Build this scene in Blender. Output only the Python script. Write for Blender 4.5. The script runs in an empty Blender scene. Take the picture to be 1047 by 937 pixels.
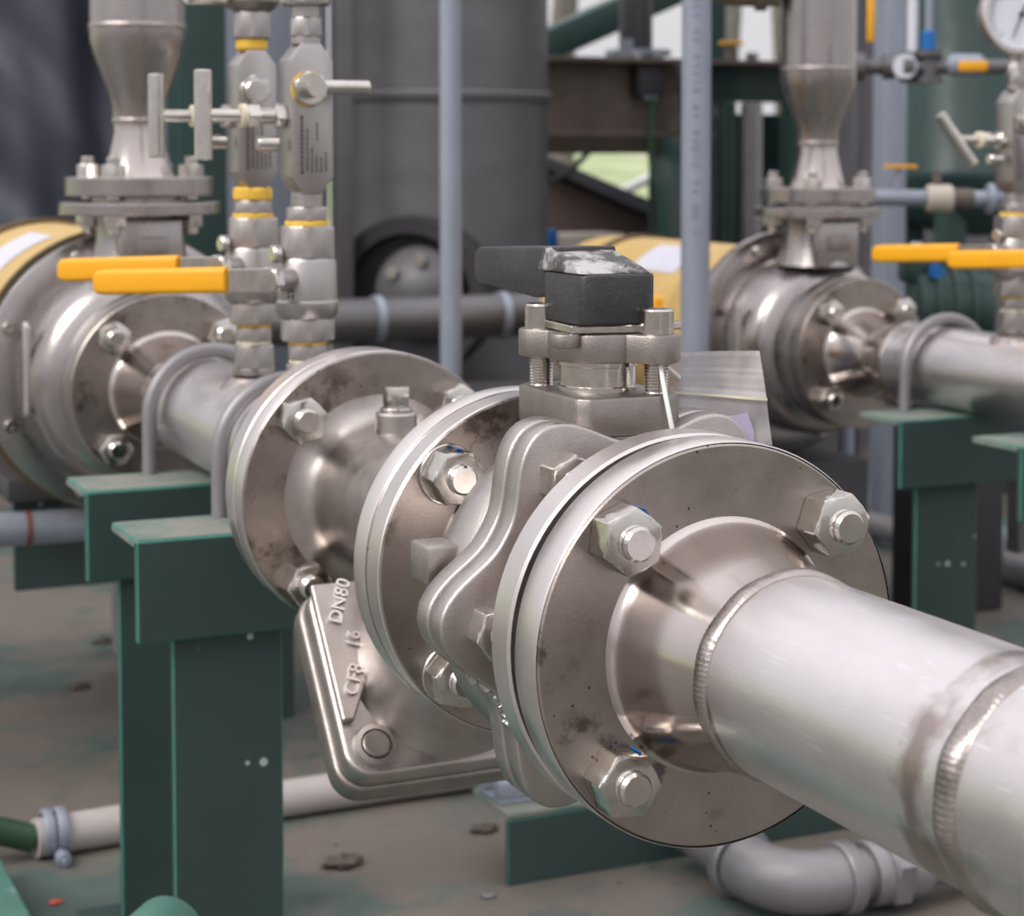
import bpy, bmesh, math, random
from mathutils import Vector, Matrix
random.seed(7)
S = bpy.context.scene
COL = S.collection
PI = math.pi

# ------------------------------------------------------------------ camera
HA = 0.43                       # height of the pipe axis above the deck
YAW, PITCH = 0.425, 0.06
cd = bpy.data.cameras.new('camera')
cam = bpy.data.objects.new('camera', cd); COL.objects.link(cam)
cam.location = (-0.448, 0, HA + 0.2226)
cam.rotation_euler = (PI/2 - PITCH, 0, -YAW)
cd.sensor_fit = 'HORIZONTAL'; cd.sensor_width = 36
cd.lens = 2000/1047*36
cd.shift_y = -190/1047
cd.clip_start = 0.02; cd.clip_end = 400
cd.dof.use_dof = True; cd.dof.focus_distance = 0.93; cd.dof.aperture_fstop = 14
S.camera = cam

# ------------------------------------------------------------------ sky, sun, exposure
w = bpy.data.worlds.new('overcast_sky'); S.world = w; w.use_nodes = True
nt = w.node_tree; nt.nodes.clear()
wo = nt.nodes.new('ShaderNodeOutputWorld'); bg = nt.nodes.new('ShaderNodeBackground')
tcw = nt.nodes.new('ShaderNodeTexCoord'); sx = nt.nodes.new('ShaderNodeSeparateXYZ'); mr = nt.nodes.new('ShaderNodeMapRange')
nt.links.new(tcw.outputs['Generated'], sx.inputs[0]); nt.links.new(sx.outputs['Z'], mr.inputs[0])
mr.inputs['From Min'].default_value = 0; mr.inputs['From Max'].default_value = 1      # overcast dome: zenith brighter than horizon
mr.inputs['To Min'].default_value = 0.62; mr.inputs['To Max'].default_value = 1.35
bg.inputs['Color'].default_value = (0.97, 0.965, 1.0, 1); nt.links.new(mr.outputs[0], bg.inputs['Strength'])
nt.links.new(bg.outputs[0], wo.inputs[0])
sd = bpy.data.lights.new('veiled_sun', 'SUN'); sd.energy = 2.0; sd.angle = math.radians(32); sd.color = (1, .965, .93)
so = bpy.data.objects.new('veiled_sun', sd); COL.objects.link(so)
so.rotation_euler = Vector((0.80, 0.20, -0.75)).to_track_quat('-Z', 'Y').to_euler()
S.view_settings.view_transform = 'Standard'; S.view_settings.look = 'None'
S.view_settings.gamma = 1; S.view_settings.exposure = 0.15
S.view_settings.use_curve_mapping = False

# ------------------------------------------------------------------ helpers
def V(*a): return Vector(a)
WL = {}                                            # world location of every parent
def basis(ax):
    a = Vector(ax).normalized()
    h = V(0, 0, 1) if abs(a.z) < .9 else V(1, 0, 0)
    u = h.cross(a).normalized(); return a, u, a.cross(u)

class MB:
    def __init__(s): s.v = []; s.f = []
    def add(s, vs, fs):
        o = len(s.v); s.v += [Vector(p) for p in vs]; s.f += [tuple(o+i for i in q) for q in fs]; return s
    def lathe(s, prof, o, ax, n=48, mod=None):
        a, u, w_ = basis(ax); o = Vector(o); vs = []; fs = []; rings = []
        for k, (d, r) in enumerate(prof):
            if r < 1e-7: rings.append([len(vs)]); vs.append(o + a*d)
            else:
                rings.append(list(range(len(vs), len(vs)+n)))
                for i in range(n):
                    t = 2*PI*i/n; rr = r + (mod(k, t) if mod else 0)
                    vs.append(o + a*d + (u*math.cos(t) + w_*math.sin(t))*rr)
        for A, B in zip(rings, rings[1:]):
            if len(A) == 1 and len(B) == 1: continue
            for i in range(n):
                j = (i+1) % n
                if len(A) == 1: fs.append((A[0], B[i], B[j]))
                elif len(B) == 1: fs.append((A[i], B[0], A[j]))
                else: fs.append((A[i], B[i], B[j], A[j]))
        return s.add(vs, fs)
    def cyl(s, p0, p1, r, n=24, r1=None, ch=0):
        p0 = Vector(p0); p1 = Vector(p1); L = (p1-p0).length; r1 = r if r1 is None else r1
        pr = [(0, 0), (0, r-ch)] + ([(ch, r), (L-ch, r1)] if ch else [(L, r1)]) + [(L, r1-ch), (L, 0)] if ch else [(0, 0), (0, r), (L, r1), (L, 0)]
        return s.lathe(pr, p0, p1-p0, n)
    def box(s, c, d, rot=None):
        c = Vector(c); x, y, z = (q/2 for q in d); vs = []
        for sx in (-1, 1):
            for sy in (-1, 1):
                for sz in (-1, 1):
                    p = V(sx*x, sy*y, sz*z); vs.append(c + (rot @ p if rot else p))
        return s.add(vs, [(0, 1, 3, 2), (4, 6, 7, 5), (0, 4, 5, 1), (2, 3, 7, 6), (0, 2, 6, 4), (1, 5, 7, 3)])
    def bx(s, x0, x1, y0, y1, z0, z1): return s.box(((x0+x1)/2, (y0+y1)/2, (z0+z1)/2), (x1-x0, y1-y0, z1-z0))
    def prism(s, poly, o, u, v, d):
        o, u, v, d = Vector(o), Vector(u), Vector(v), Vector(d); n = len(poly)
        A = [o + u*p + v*q for p, q in poly]; B = [p + d for p in A]
        return s.add(A + B, [tuple(range(n))[::-1], tuple(range(n, 2*n))] + [(i, (i+1) % n, n+(i+1) % n, n+i) for i in range(n)])
    def tube(s, pts, r, n=12, cap=True):
        P = [Vector(p) for p in pts]; vs = []; fs = []; m = len(P)
        t0 = (P[1]-P[0]).normalized(); _, u, _w = basis(t0)
        for k in range(m):
            t = (P[min(k+1, m-1)] - P[max(k-1, 0)]).normalized()
            u = (u - t*u.dot(t)).normalized(); w_ = t.cross(u)
            rr = r[k] if isinstance(r, (list, tuple)) else r
            vs += [P[k] + (u*math.cos(2*PI*i/n) + w_*math.sin(2*PI*i/n))*rr for i in range(n)]
        for k in range(m-1):
            for i in range(n):
                j = (i+1) % n; fs.append((k*n+i, k*n+j, (k+1)*n+j, (k+1)*n+i))
        if cap: fs += [tuple(range(n))[::-1], tuple(range((m-1)*n, m*n))]
        return s.add(vs, fs)
    def hexp(s, o, ax, af, h, rot=0, both=False, hole=0):
        """hexagonal nut: af across flats, chamfered at the far end"""
        a, u, w_ = basis(ax); o = Vector(o); R = af/math.sqrt(3); n = 24; vs = []
        def ring(d, f):
            for i in range(n):
                t = 2*PI*i/n; k = ((t + PI/6) % (PI/3)) - PI/6
                rh = (af/2)/math.cos(k); rr = min(rh, f)
                vs.append(o + a*d + (u*math.cos(t+rot) + w_*math.sin(t+rot))*rr)
        ch = (R-af/2)*.55
        lv = [(0, af/2*.985)] if both else []
        lv += [(ch if both else 0, R+1), (h-ch, R+1), (h, af/2*.985)]
        if hole: lv += [(h, hole), (h*.8, hole)]
        for d, f in lv: ring(d, f)
        fs = [tuple(range(n))[::-1]]
        for k in range(len(lv)-1):
            for i in range(n):
                j = (i+1) % n; fs.append((k*n+i, k*n+j, (k+1)*n+j, (k+1)*n+i))
        fs.append(tuple(range((len(lv)-1)*n, len(lv)*n)))
        return s.add(vs, fs)
    def mesh(s, name, mat, bevel=0, seg=2, ang=32, org=None, edge=None):
        me = bpy.data.meshes.new(name); org = org or V(0, 0, 0)
        me.from_pydata([tuple(p-org) for p in s.v], [], s.f)
        bm = bmesh.new(); bm.from_mesh(me)
        bmesh.ops.recalc_face_normals(bm, faces=bm.faces)
        A = math.radians(ang)
        if bevel:
            es = [e for e in bm.edges if len(e.link_faces) == 2 and e.calc_face_angle(0) > A]
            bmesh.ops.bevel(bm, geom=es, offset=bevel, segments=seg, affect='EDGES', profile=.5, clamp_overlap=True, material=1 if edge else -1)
        for f in bm.faces: f.smooth = True
        for e in bm.edges:
            if len(e.link_faces) == 2 and e.calc_face_angle(0) > A: e.smooth = False
        bm.to_mesh(me); bm.free()
        me.materials.append(mat)
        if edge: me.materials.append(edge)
        return me
    def build(s, name, mat, parent=None, **k):
        org = WL[parent] if parent else V(0, 0, 0)
        return link(name, s.mesh(name, mat, org=org, **k), parent)

def link(name, me, parent=None, loc=None, rot=None):
    o = bpy.data.objects.new(name, me); COL.objects.link(o)
    base = WL[parent] if parent else V(0, 0, 0)
    if parent: o.parent = parent
    if loc is not None: o.location = Vector(loc) - base; WL[o] = Vector(loc)
    else: WL[o] = base.copy()
    if rot is not None: o.rotation_euler = rot
    return o
def tag(o, label, cat, group=None):
    o['label'] = label; o['category'] = cat
    if group: o['group'] = group
    return o
def thing(name, loc, label, cat, group=None):
    o = bpy.data.objects.new(name, None); COL.objects.link(o); o.location = loc; o.empty_display_size = .05
    WL[o] = Vector(loc); return tag(o, label, cat, group)
def struct(o): o['kind'] = 'structure'; return o
def solo(mb, name, mat, loc, label, cat, group=None, **k):
    """a thing of one mesh with its origin at loc"""
    o = link(name, mb.mesh(name, mat, org=Vector(loc), **k), None, loc); return tag(o, label, cat, group)
def text_mesh(body, size, ext, mat, name):
    cu = bpy.data.curves.new(name, 'FONT'); cu.body = body; cu.size = size; cu.extrude = ext; cu.resolution_u = 3
    cu.align_x = 'CENTER'; cu.align_y = 'CENTER'
    ob = bpy.data.objects.new(name+'_tmp', cu); COL.objects.link(ob)
    dg = bpy.context.evaluated_depsgraph_get()
    me = bpy.data.meshes.new_from_object(ob.evaluated_get(dg)); bpy.data.objects.remove(ob)
    me.name = name; me.materials.clear(); me.materials.append(mat); return me
def place_text(me, name, parent, o, right, upv):
    r = Vector(right).normalized(); u = Vector(upv).normalized(); n = r.cross(u)
    M = Matrix((r, u, n)).transposed()
    ob = link(name, me, parent, o, M.to_euler()); return ob

# ------------------------------------------------------------------ materials
def lin(c): c /= 255; return c/12.92 if c <= .04045 else ((c+.055)/1.055)**2.4
def rgb(r, g, b): return (lin(r), lin(g), lin(b), 1)
def sc(c, k): return tuple(min(1, q*k) for q in c[:3]) + (1,)
def mat(name, col, rough=.5, metal=0, var=.15, scale=18, stretch=(1, 1, 1), rvar=.1, bump=0, bscale=300,
        stain=None, sthr=.56, sscale=9, samt=.8, chips=None, cthr=.1, cscale=40, spec=.5, scratch=None, coat=0, tint=None, smask=0):
    m = bpy.data.materials.new(name); m.use_nodes = True
    N = m.node_tree.nodes; L = m.node_tree.links; N.clear()
    out = N.new('ShaderNodeOutputMaterial'); p = N.new('ShaderNodeBsdfPrincipled'); L.new(p.outputs[0], out.inputs[0])
    tc = N.new('ShaderNodeTexCoord'); mp = N.new('ShaderNodeMapping'); mp.inputs['Scale'].default_value = stretch
    L.new(tc.outputs['Object'], mp.inputs['Vector'])
    def noise(s_, det=6, src=None, ro=.6):
        n = N.new('ShaderNodeTexNoise'); n.inputs['Scale'].default_value = s_; n.inputs['Detail'].default_value = det
        n.inputs['Roughness'].default_value = ro
        L.new((src or mp).outputs[0] if src is None or src is mp else src.outputs['Object'], n.inputs['Vector']); return n
    def ramp(src, a, b, ca, cb):
        r = N.new('ShaderNodeValToRGB'); r.color_ramp.elements[0].position = a; r.color_ramp.elements[1].position = b
        r.color_ramp.elements[0].color = ca; r.color_ramp.elements[1].color = cb
        L.new(src, r.inputs[0]); return r
    def mix(fac, a, b):
        x = N.new('ShaderNodeMix'); x.data_type = 'RGBA'; L.new(fac, x.inputs[0])
        for sck, val in ((x.inputs[6], a), (x.inputs[7], b)):
            if hasattr(val, 'default_value') or not isinstance(val, tuple): L.new(val, sck)
            else: sck.default_value = val
        return x.outputs[2]
    n1 = noise(scale)
    c = ramp(n1.outputs['Fac'], .3, .7, sc(col, 1-var), sc(col, 1+var)).outputs[0]
    if stain:
        n2 = noise(sscale, 9, tc, .68)
        fr = ramp(n2.outputs['Fac'], sthr, sthr+.09, (0, 0, 0, 1), (samt, samt, samt, 1)).outputs[0]
        if smask:
            n2b = noise(smask, 3, tc); fb_ = ramp(n2b.outputs['Fac'], .50, .56, (0, 0, 0, 1), (1, 1, 1, 1)).outputs[0]
            mu_ = N.new('ShaderNodeMath'); mu_.operation = 'MULTIPLY'; L.new(fr, mu_.inputs[0]); L.new(fb_, mu_.inputs[1]); fr = mu_.outputs[0]
        c = mix(fr, c, stain)
    if scratch:
        m2 = N.new('ShaderNodeMapping'); m2.inputs['Scale'].default_value = (26, 5, 90); m2.inputs['Rotation'].default_value = (.5, .35, .3)
        L.new(tc.outputs['Object'], m2.inputs['Vector'])
        n3 = noise(7, 3, m2 if False else None); L.new(m2.outputs[0], n3.inputs['Vector'])
        c = mix(ramp(n3.outputs['Fac'], .63, .67, (0, 0, 0, 1), (.9, .9, .9, 1)).outputs[0], c, scratch)
    if tint:                        # brown heat tint beside the welds: noisy bands at given y
        sp_ = N.new('ShaderNodeSeparateXYZ'); L.new(tc.outputs['Object'], sp_.inputs[0])
        nz_ = noise(16, 4, tc)
        for yc, hw_ in tint[1]:
            a_ = N.new('ShaderNodeMath'); a_.operation = 'SUBTRACT'; L.new(sp_.outputs['Y'], a_.inputs[0]); a_.inputs[1].default_value = yc
            b_ = N.new('ShaderNodeMath'); b_.operation = 'ABSOLUTE'; L.new(a_.outputs[0], b_.inputs[0])
            e_ = N.new('ShaderNodeMath'); e_.operation = 'DIVIDE'; L.new(b_.outputs[0], e_.inputs[0]); e_.inputs[1].default_value = hw_
            f_ = N.new('ShaderNodeMath'); f_.operation = 'MULTIPLY_ADD'; L.new(nz_.outputs['Fac'], f_.inputs[0]); f_.inputs[1].default_value = -7.0; L.new(e_.outputs[0], f_.inputs[2])
            sh_ = N.new('ShaderNodeMath'); sh_.operation = 'ADD'; L.new(f_.outputs[0], sh_.inputs[0]); sh_.inputs[1].default_value = 2.6
            c = mix(ramp(sh_.outputs[0], 0, .7, (.7, .7, .7, 1), (0, 0, 0, 1)).outputs[0], c, tint[0])
    if chips:
        vo = N.new('ShaderNodeTexVoronoi'); vo.inputs['Scale'].default_value = cscale; L.new(tc.outputs['Object'], vo.inputs['Vector'])
        sel = N.new('ShaderNodeTexNoise'); sel.inputs['Scale'].default_value = cscale*.22; L.new(tc.outputs['Object'], sel.inputs['Vector'])
        a = ramp(vo.outputs['Distance'], cthr, cthr+.04, (1, 1, 1, 1), (0, 0, 0, 1)).outputs[0]
        b = ramp(sel.outputs['Fac'], .55, .57, (0, 0, 0, 1), (1, 1, 1, 1)).outputs[0]
        mm = N.new('ShaderNodeMath'); mm.operation = 'MULTIPLY'; L.new(a, mm.inputs[0]); L.new(b, mm.inputs[1])
        c = mix(mm.outputs[0], c, chips)
    L.new(c, p.inputs['Base Color'])
    rr = ramp(noise(scale*2.3).outputs['Fac'], .25, .75, (max(0, rough-rvar),)*3+(1,), (min(1, rough+rvar),)*3+(1,))
    L.new(rr.outputs[0], p.inputs['Roughness'])
    p.inputs['Metallic'].default_value = metal; p.inputs['Specular IOR Level'].default_value = spec
    p.inputs['Coat Weight'].default_value = coat
    if bump:
        b = N.new('ShaderNodeBump'); b.inputs['Strength'].default_value = bump; b.inputs['Distance'].default_value = .002
        L.new(noise(bscale, 4).outputs['Fac'], b.inputs['Height']); L.new(b.outputs[0], p.inputs['Normal'])
    return m

BRN = rgb(96, 80, 68)
M = {}
M['flange'] = mat('brushed_stainless', rgb(168, 158, 152), .32, 1, .14, 26, rvar=.09, bump=.06, bscale=700, stain=rgb(98, 84, 76), sthr=.535, sscale=46, samt=.8, smask=11, chips=rgb(92, 78, 70), cthr=.09, cscale=170)
M['rim'] = mat('turned_stainless', rgb(222, 214, 212), .34, 1, .08, 20, rvar=.06, bump=.05, bscale=600)
M['hub'] = mat('polished_stainless', rgb(200, 190, 186), .20, 1, .10, 10, rvar=.06, stain=rgb(140, 122, 104), sthr=.63, sscale=14, samt=.5)
M['pipe'] = mat('mill_stainless_pipe', rgb(222, 215, 215), .33, 1, .08, 9, (2, 1, 2), rvar=.07, bump=.05, bscale=350, stain=rgb(150, 134, 124), sthr=.60, sscale=7, samt=.55, scratch=rgb(240, 238, 240))
M['pipe_tint'] = mat('heat_tinted_stainless_pipe', rgb(230, 223, 224), .33, 1, .08, 9, (2, 1, 2), rvar=.07, bump=.05, bscale=350, stain=rgb(158, 140, 130), sthr=.60, sscale=7, samt=.5, scratch=rgb(240, 238, 240), tint=(rgb(136, 114, 102), ((.256, .010), (.397, .003))))
M['weld'] = mat('weld_metal', rgb(172, 162, 158), .34, 1, .22, 60, rvar=.12, bump=.25, bscale=300)
M['cast'] = mat('cast_stainless', rgb(184, 176, 172), .37, 1, .16, 34, rvar=.08, bump=.14, bscale=900, stain=rgb(118, 102, 90), sthr=.64, sscale=18, samt=.6)
M['castd'] = mat('dull_cast_stainless', rgb(156, 148, 143), .43, 1, .18, 40, rvar=.08, bump=.14, bscale=800)
M['bolt'] = mat('bright_bolt_steel', rgb(204, 198, 192), .19, 1, .12, 60, rvar=.08, bump=.04)
M['pump'] = mat('pump_stainless', rgb(172, 165, 163), .28, 1, .10, 12, rvar=.08, bump=.08)
M['inst'] = mat('instrument_steel', rgb(178, 172, 170), .40, 1, .08, 20, rvar=.06, bump=.06)
M['gasket'] = mat('grey_gasket', rgb(88, 80, 80), .7, 0, .1)
M['galv'] = mat('galvanised_conduit', rgb(150, 156, 170), .5, .35, .10, 30, (1, 1, .25), rvar=.08, bump=.05)
M['galvp'] = mat('grey_painted_pipe', rgb(146, 142, 145), .45, .5, .10, 20)
M['white'] = mat('white_plastic_pipe', rgb(176, 168, 165), .55, 0, .08, 15, stain=rgb(140, 128, 118), sthr=.6, sscale=10, samt=.5)
M['green'] = mat('dark_green_paint', rgb(52, 70, 67), .46, 0, .08, 8, rvar=.08, bump=.05, bscale=200, chips=rgb(176, 186, 178), cthr=.14, cscale=52)
M['greenp'] = mat('plain_green_paint', rgb(40, 64, 61), .42, 0, .10, 8)
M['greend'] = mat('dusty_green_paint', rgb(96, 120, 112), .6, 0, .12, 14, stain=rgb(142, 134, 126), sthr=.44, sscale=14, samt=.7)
M['greenl'] = mat('worn_green_paint', rgb(76, 116, 106), .5, 0, .15, 30, stain=rgb(150, 160, 150), sthr=.6, sscale=25, samt=.6)
M['edge'] = mat('bright_green_edge', rgb(52, 112, 98), .5, 0, .2, 40)  # greener, lighter colour for the bevelled edges of supports and channel web
M['yellow'] = mat('yellow_vinyl_grip', rgb(238, 168, 18), .42, 0, .05, 20)
M['motor'] = mat('cream_yellow_enamel', rgb(196, 164, 104), .5, 0, .08, 8)
M['motorrim'] = mat('brown_rim_paint', rgb(96, 80, 56), .6, 0, .15, 20)
M['black'] = mat('worn_black_coating', rgb(52, 50, 52), .5, 0, .2, 40, bump=.3, bscale=260, chips=rgb(120, 118, 116), cthr=.06, cscale=160)
M['blackw'] = mat('rubbed_black_coating', rgb(70, 68, 68), .4, .3, .2, 30, bump=.3, bscale=200, stain=rgb(196, 192, 190), sthr=.47, sscale=30, samt=.85)
M['dark'] = mat('dark_steel', rgb(66, 64, 68), .6, .2, .12, 10)
M['tank'] = mat('dull_tank_cladding', rgb(116, 114, 117), .48, .75, .14, 5, (1, 1, 2.4), rvar=.06)
M['blackr'] = mat('black_rubber', rgb(44, 42, 46), .6, 0, .1, 12)
M['tarp'] = mat('dark_blue_tarpaulin', rgb(62, 64, 76), .5, 0, .2, 6, bump=.2, bscale=30)
M['tape'] = mat('yellow_thread_tape', rgb(236, 190, 70), .6, 0, .12, 90, bump=.3)
M['tapew'] = mat('white_thread_tape', rgb(222, 212, 186), .7, 0, .12, 90, bump=.3)
M['blue'] = mat('blue_paint', rgb(24, 104, 176), .45, 0, .1, 80)
M['label'] = mat('white_label', rgb(206, 204, 216), .5, 0, .04, 30)
M['mark'] = mat('dark_print', rgb(70, 66, 66), .6, 0, .1, 50)
M['stencil'] = mat('grey_stencil_ink', rgb(96, 102, 116), .6, 0, .2, 200)
M['letter'] = mat('bright_raised_letters', rgb(226, 222, 220), .35, 1, .06, 60)
M['dial'] = mat('white_dial', rgb(214, 216, 226), .4, 0, .02, 10)
M['hose'] = mat('green_hose', rgb(44, 74, 50), .45, 0, .15, 30)
M['cable'] = mat('dark_cable', rgb(52, 52, 56), .5, 0, .1, 20)
M['gcable'] = mat('green_cable', rgb(44, 98, 62), .5, 0, .1, 20)
M['rust'] = mat('weathered_steel', rgb(112, 100, 92), .65, .3, .2, 14, stain=rgb(140, 128, 118), sthr=.55, sscale=6)
M['beige'] = mat('beige_panel', rgb(196, 184, 172), .6, 0, .06, 8)
M['whitet'] = mat('white_tube', rgb(240, 242, 240), .4, 0, .02, 8)
M['grime'] = mat('dark_shed_sheet', rgb(84, 84, 92), .6, 0, .15, 5)
M['brown'] = mat('brown_timber', rgb(116, 98, 96), .7, 0, .12, 6)
M['bark'] = mat('grey_bark', rgb(110, 104, 98), .8, 0, .2, 10)
M['grass'] = mat('pale_grass', rgb(160, 172, 128), .9, 0, .2, 1.5, stain=rgb(190, 182, 164), sthr=.55, sscale=1.2)
M['yard'] = mat('grey_brown_yard', rgb(112, 104, 100), .9, 0, .2, 1.2)
M['debris'] = mat('brown_debris', rgb(98, 88, 80), .8, 0, .25, 60, bump=.4)
M['band'] = mat('dull_red_tape', rgb(122, 78, 72), .6, 0, .1, 60)
M['red'] = mat('red_scrap', rgb(190, 84, 62), .6, 0, .1, 60)
def floor_mat():
    m = mat('painted_deck', rgb(80, 94, 89), .55, 0, .30, 7.0, rvar=.12, bump=.3, bscale=90, stain=rgb(116, 104, 96), sthr=.44, sscale=3.4, samt=.85, chips=rgb(66, 60, 58), cthr=.07, cscale=30)
    return m
M['floor'] = floor_mat()
def plastic():
    m = bpy.data.materials.new('clear_plastic_film'); m.use_nodes = True
    N = m.node_tree.nodes; L = m.node_tree.links; N.clear()
    out = N.new('ShaderNodeOutputMaterial'); mx = N.new('ShaderNodeMixShader'); tr = N.new('ShaderNodeBsdfTransparent'); p = N.new('ShaderNodeBsdfPrincipled')
    tc = N.new('ShaderNodeTexCoord'); no = N.new('ShaderNodeTexNoise'); no.inputs['Scale'].default_value = 60
    L.new(tc.outputs['Object'], no.inputs['Vector'])
    r = N.new('ShaderNodeMapRange'); r.inputs['From Min'].default_value = .3; r.inputs['From Max'].default_value = .7
    r.inputs['To Min'].default_value = .25; r.inputs['To Max'].default_value = .52
    L.new(no.outputs['Fac'], r.inputs[0]); L.new(r.outputs[0], mx.inputs[0])
    tr.inputs[0].default_value = (.93, .92, .94, 1); p.inputs['Base Color'].default_value = rgb(222, 216, 214); p.inputs['Roughness'].default_value = .3
    L.new(tr.outputs[0], mx.inputs[1]); L.new(p.outputs[0], mx.inputs[2]); L.new(mx.outputs[0], out.inputs[0]); return m
M['film'] = plastic()

# ------------------------------------------------------------------ setting
g = MB(); n = 60
struct(MB().bx(-2.6, 3.4, -2.2, 5.2, -.06, 0).build('floor', M['floor']))
struct(MB().bx(-60, 60, -60, 60, -.12, -.065).build('ground', M['yard']))
# far grassy bank rising behind the deck
bank = MB(); pts = []
for i in range(25):
    for j in range(9):
        x = -30 + i*3; y = 7.5 + j*1.6
        pts.append(V(x + 6, y, -.07 + .10*j + .12*math.sin(i*1.3) * (j/8)))
bank.add(pts, [(i*9+j, i*9+j+1, (i+1)*9+j+1, (i+1)*9+j) for i in range(24) for j in range(8)])
struct(bank.build('grass_bank', M['grass']))

# ------------------------------------------------------------------ shared fasteners (axis -Y, base at origin)
def stud_mesh(name, r, L, pitch=.0016, m='bolt'):
    pr = [(-.004, 0), (-.004, r)]; d = 0.0; end = L - .003
    k = int(max(1, (end)/pitch))
    for i in range(k):
        pr += [(i*pitch, r), ((i+.5)*pitch, r*.90)]
    pr += [(end, r), (L-.0016, r), (L, r*.84), (L, 0)]
    return MB().lathe(pr, (0, 0, 0), (0, -1, 0), 24).mesh(name, M[m], ang=34)
def nut_mesh(name, af, h, hole, m='bolt'):
    mb = MB().hexp((0, 0, 0), (0, -1, 0), af, h)
    return mb.mesh(name, M[m], bevel=.0006, seg=1, ang=25)
def washer_mesh(name, r, h): return MB().lathe([(0, 0), (0, r), (h*.7, r), (h, r*.97), (h, 0)], (0, 0, 0), (0, -1, 0), 32).mesh(name, M['bolt'])
STUD = stud_mesh('stud', .0079, .022); NUT = nut_mesh('nut', .0272, .016, .008)
NUTW = washer_mesh('washer', .0165, .0025)
STUDs = stud_mesh('stud_small', .0070, .021); NUTs = nut_mesh('nut_small', .0240, .0145, .006)
mk = MB(); mk.bx(-.007, .007, -.0125, -.003, .01355, .0139); MARK = mk.mesh('paint_mark', M['blue'])
def fasten(parent, c, y, hb, rot, tilts, skip=(), stud=None, nut=None, washer=False, marks=(), ang0=PI/4, n=4, rad=None):
    """studs and nuts on a flange face at y, pointing to -Y"""
    stud = stud or STUD; nut = nut or NUT; rad = rad or hb*math.sqrt(2)
    for k in range(n):
        if k in skip: continue
        a = ang0 + k*2*PI/n + rot
        p = V(c[0] + rad*math.cos(a), y, c[1] + rad*math.sin(a))
        off = 0
        if washer: link('washer', NUTW, parent, p); off = .0022
        link('stud', stud, parent, p - V(0, off, 0))
        nu = link('nut', nut, parent, p - V(0, off, 0), (0, tilts[k % len(tilts)], 0))
        if k in marks:
            o = bpy.data.objects.new('paint_mark', MARK); COL.objects.link(o); o.parent = nu
            o.rotation_euler = (0, marks[k], 0)

def weld_ring(c, ax, r, wd=.006, ht=.003, ripples=90, n=360, irr=.25):
    mb = MB(); prof = []
    for i in range(9):
        t = -1 + 2*i/8; prof.append((t*wd, r - .001 + ht*math.sqrt(max(0, 1-t*t))))
    mb.lathe(prof, c, ax, n, mod=lambda k, t: (ht*.08*math.sin(ripples*t + abs(k-4)*.55) + ht*irr*math.sin(7*t+1)*math.sin(3*t)) * (1-((k-4)/4)**2))
    return mb

# ------------------------------------------------------------------ near flanged pipe spool
sp = thing('flanged_pipe', (0, .30, 0), 'bright stainless pipe with scratches, welded flange bolted to the front of the ball valve', 'pipe')
c0 = (0, .7820, HA); F = (0, -1, 0)
fl = MB().lathe([(0, .0), (0, .0912), (.0012, .0925), (.0218, .0925), (.023, .0913), (.023, .0560)], c0, F, 128).build('flange', M['flange'], sp, ang=40)
MB().lathe([(.0005, .0928), (.0015, .0934), (.0212, .0934), (.0222, .0928)], c0, F, 128).build('flange_rim', M['rim'], fl)
MB().lathe([(.0226, .0600), (.0236, .0580), (.0260, .0560), (.030, .0547), (.046, .0512), (.062, .0480), (.070, .0462), (.076, .0455), (.081, .0448)], c0, F, 96).build('hub', M['hub'], sp, ang=60)
weld_ring((0, .7015, HA), F, .0445, .0060, .0026, 130).build('weld_bead', M['weld'], sp, ang=80)
MB().lathe([(0, .040), (0, .0445), (.166, .0445), (.166, .040)], (0, .701, HA), F, 96).build('pipe_section', M['pipe_tint'], sp)
weld_ring((0, .5345, HA), F, .0448, .0068, .0030, 118, irr=.6).build('weld_bead', M['weld'], sp, ang=80)
pts = [(0, .534, HA), (0, .3, HA), (0, 0, HA), (0, -.45, HA)]
for i in range(1, 9):
    a = PI/2*i/8; pts.append((0, -.45 - .114*math.sin(a), HA - .114*(1-math.cos(a))))
pts.append((0, -.564, .0))
MB().tube(pts, .0449, 72).build('pipe_section', M['pipe'], sp, ang=60)
fasten(sp, (0, HA), .759, .0539, -.011, [.35, .12, .62, .3], marks={1: .8, 2: .25})
solo(MB().lathe([(0, .0), (0, .066), (.0064, .066), (.0064, 0)], (0, .7886, HA), F, 64), 'gasket', M['gasket'], (0, .785, HA-.066), 'dark grey ring gasket clamped between ball valve and bright pipe flange', 'gasket')

# ------------------------------------------------------------------ ball valve
bv = thing('ball_valve', (0, .876, HA-.1), 'flanged cast stainless ball valve with stubby black lever on a bolted gland', 'valve')
c1 = (0, .8075, HA)
MB().lathe([(0, 0), (0, .0918), (.0012, .0932), (.0176, .0932), (.0188, .0918), (.0188, 0)], c1, F, 128).build('flange', M['rim'], bv)
MB().lathe([(0, .062), (.010, .064), (.024, .070), (.034, .078)], (0, .806, HA), (0, 1, 0), 72).build('end_connector', M['cast'], bv, ang=60)
def lobed(nm, y0, y1, s=1.0, bev=.0018):
    poly = []
    for i in range(180):
        t = 2*PI*i/180; q = ((1+math.cos(6*(t - .0)))/2)
        poly.append(((.083 + .0225*q**1.25)*s*math.cos(t), (.083 + .0225*q**1.25)*s*math.sin(t)))
    return MB().prism(poly, (0, y0, HA), (1, 0, 0), (0, 0, 1), (0, y1-y0, 0)).build(nm, M['cast'], bv, bevel=bev, seg=2, ang=50)
lobed('body_joint_plate', .8385, .8530); lobed('body_joint_plate', .8552, .8700)
MB().lathe([(0, 0), (0, .079), (.006, .079), (.006, 0)], (0, .851, HA), (0, 1, 0), 64).build('body_seal', M['gasket'], bv)
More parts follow.
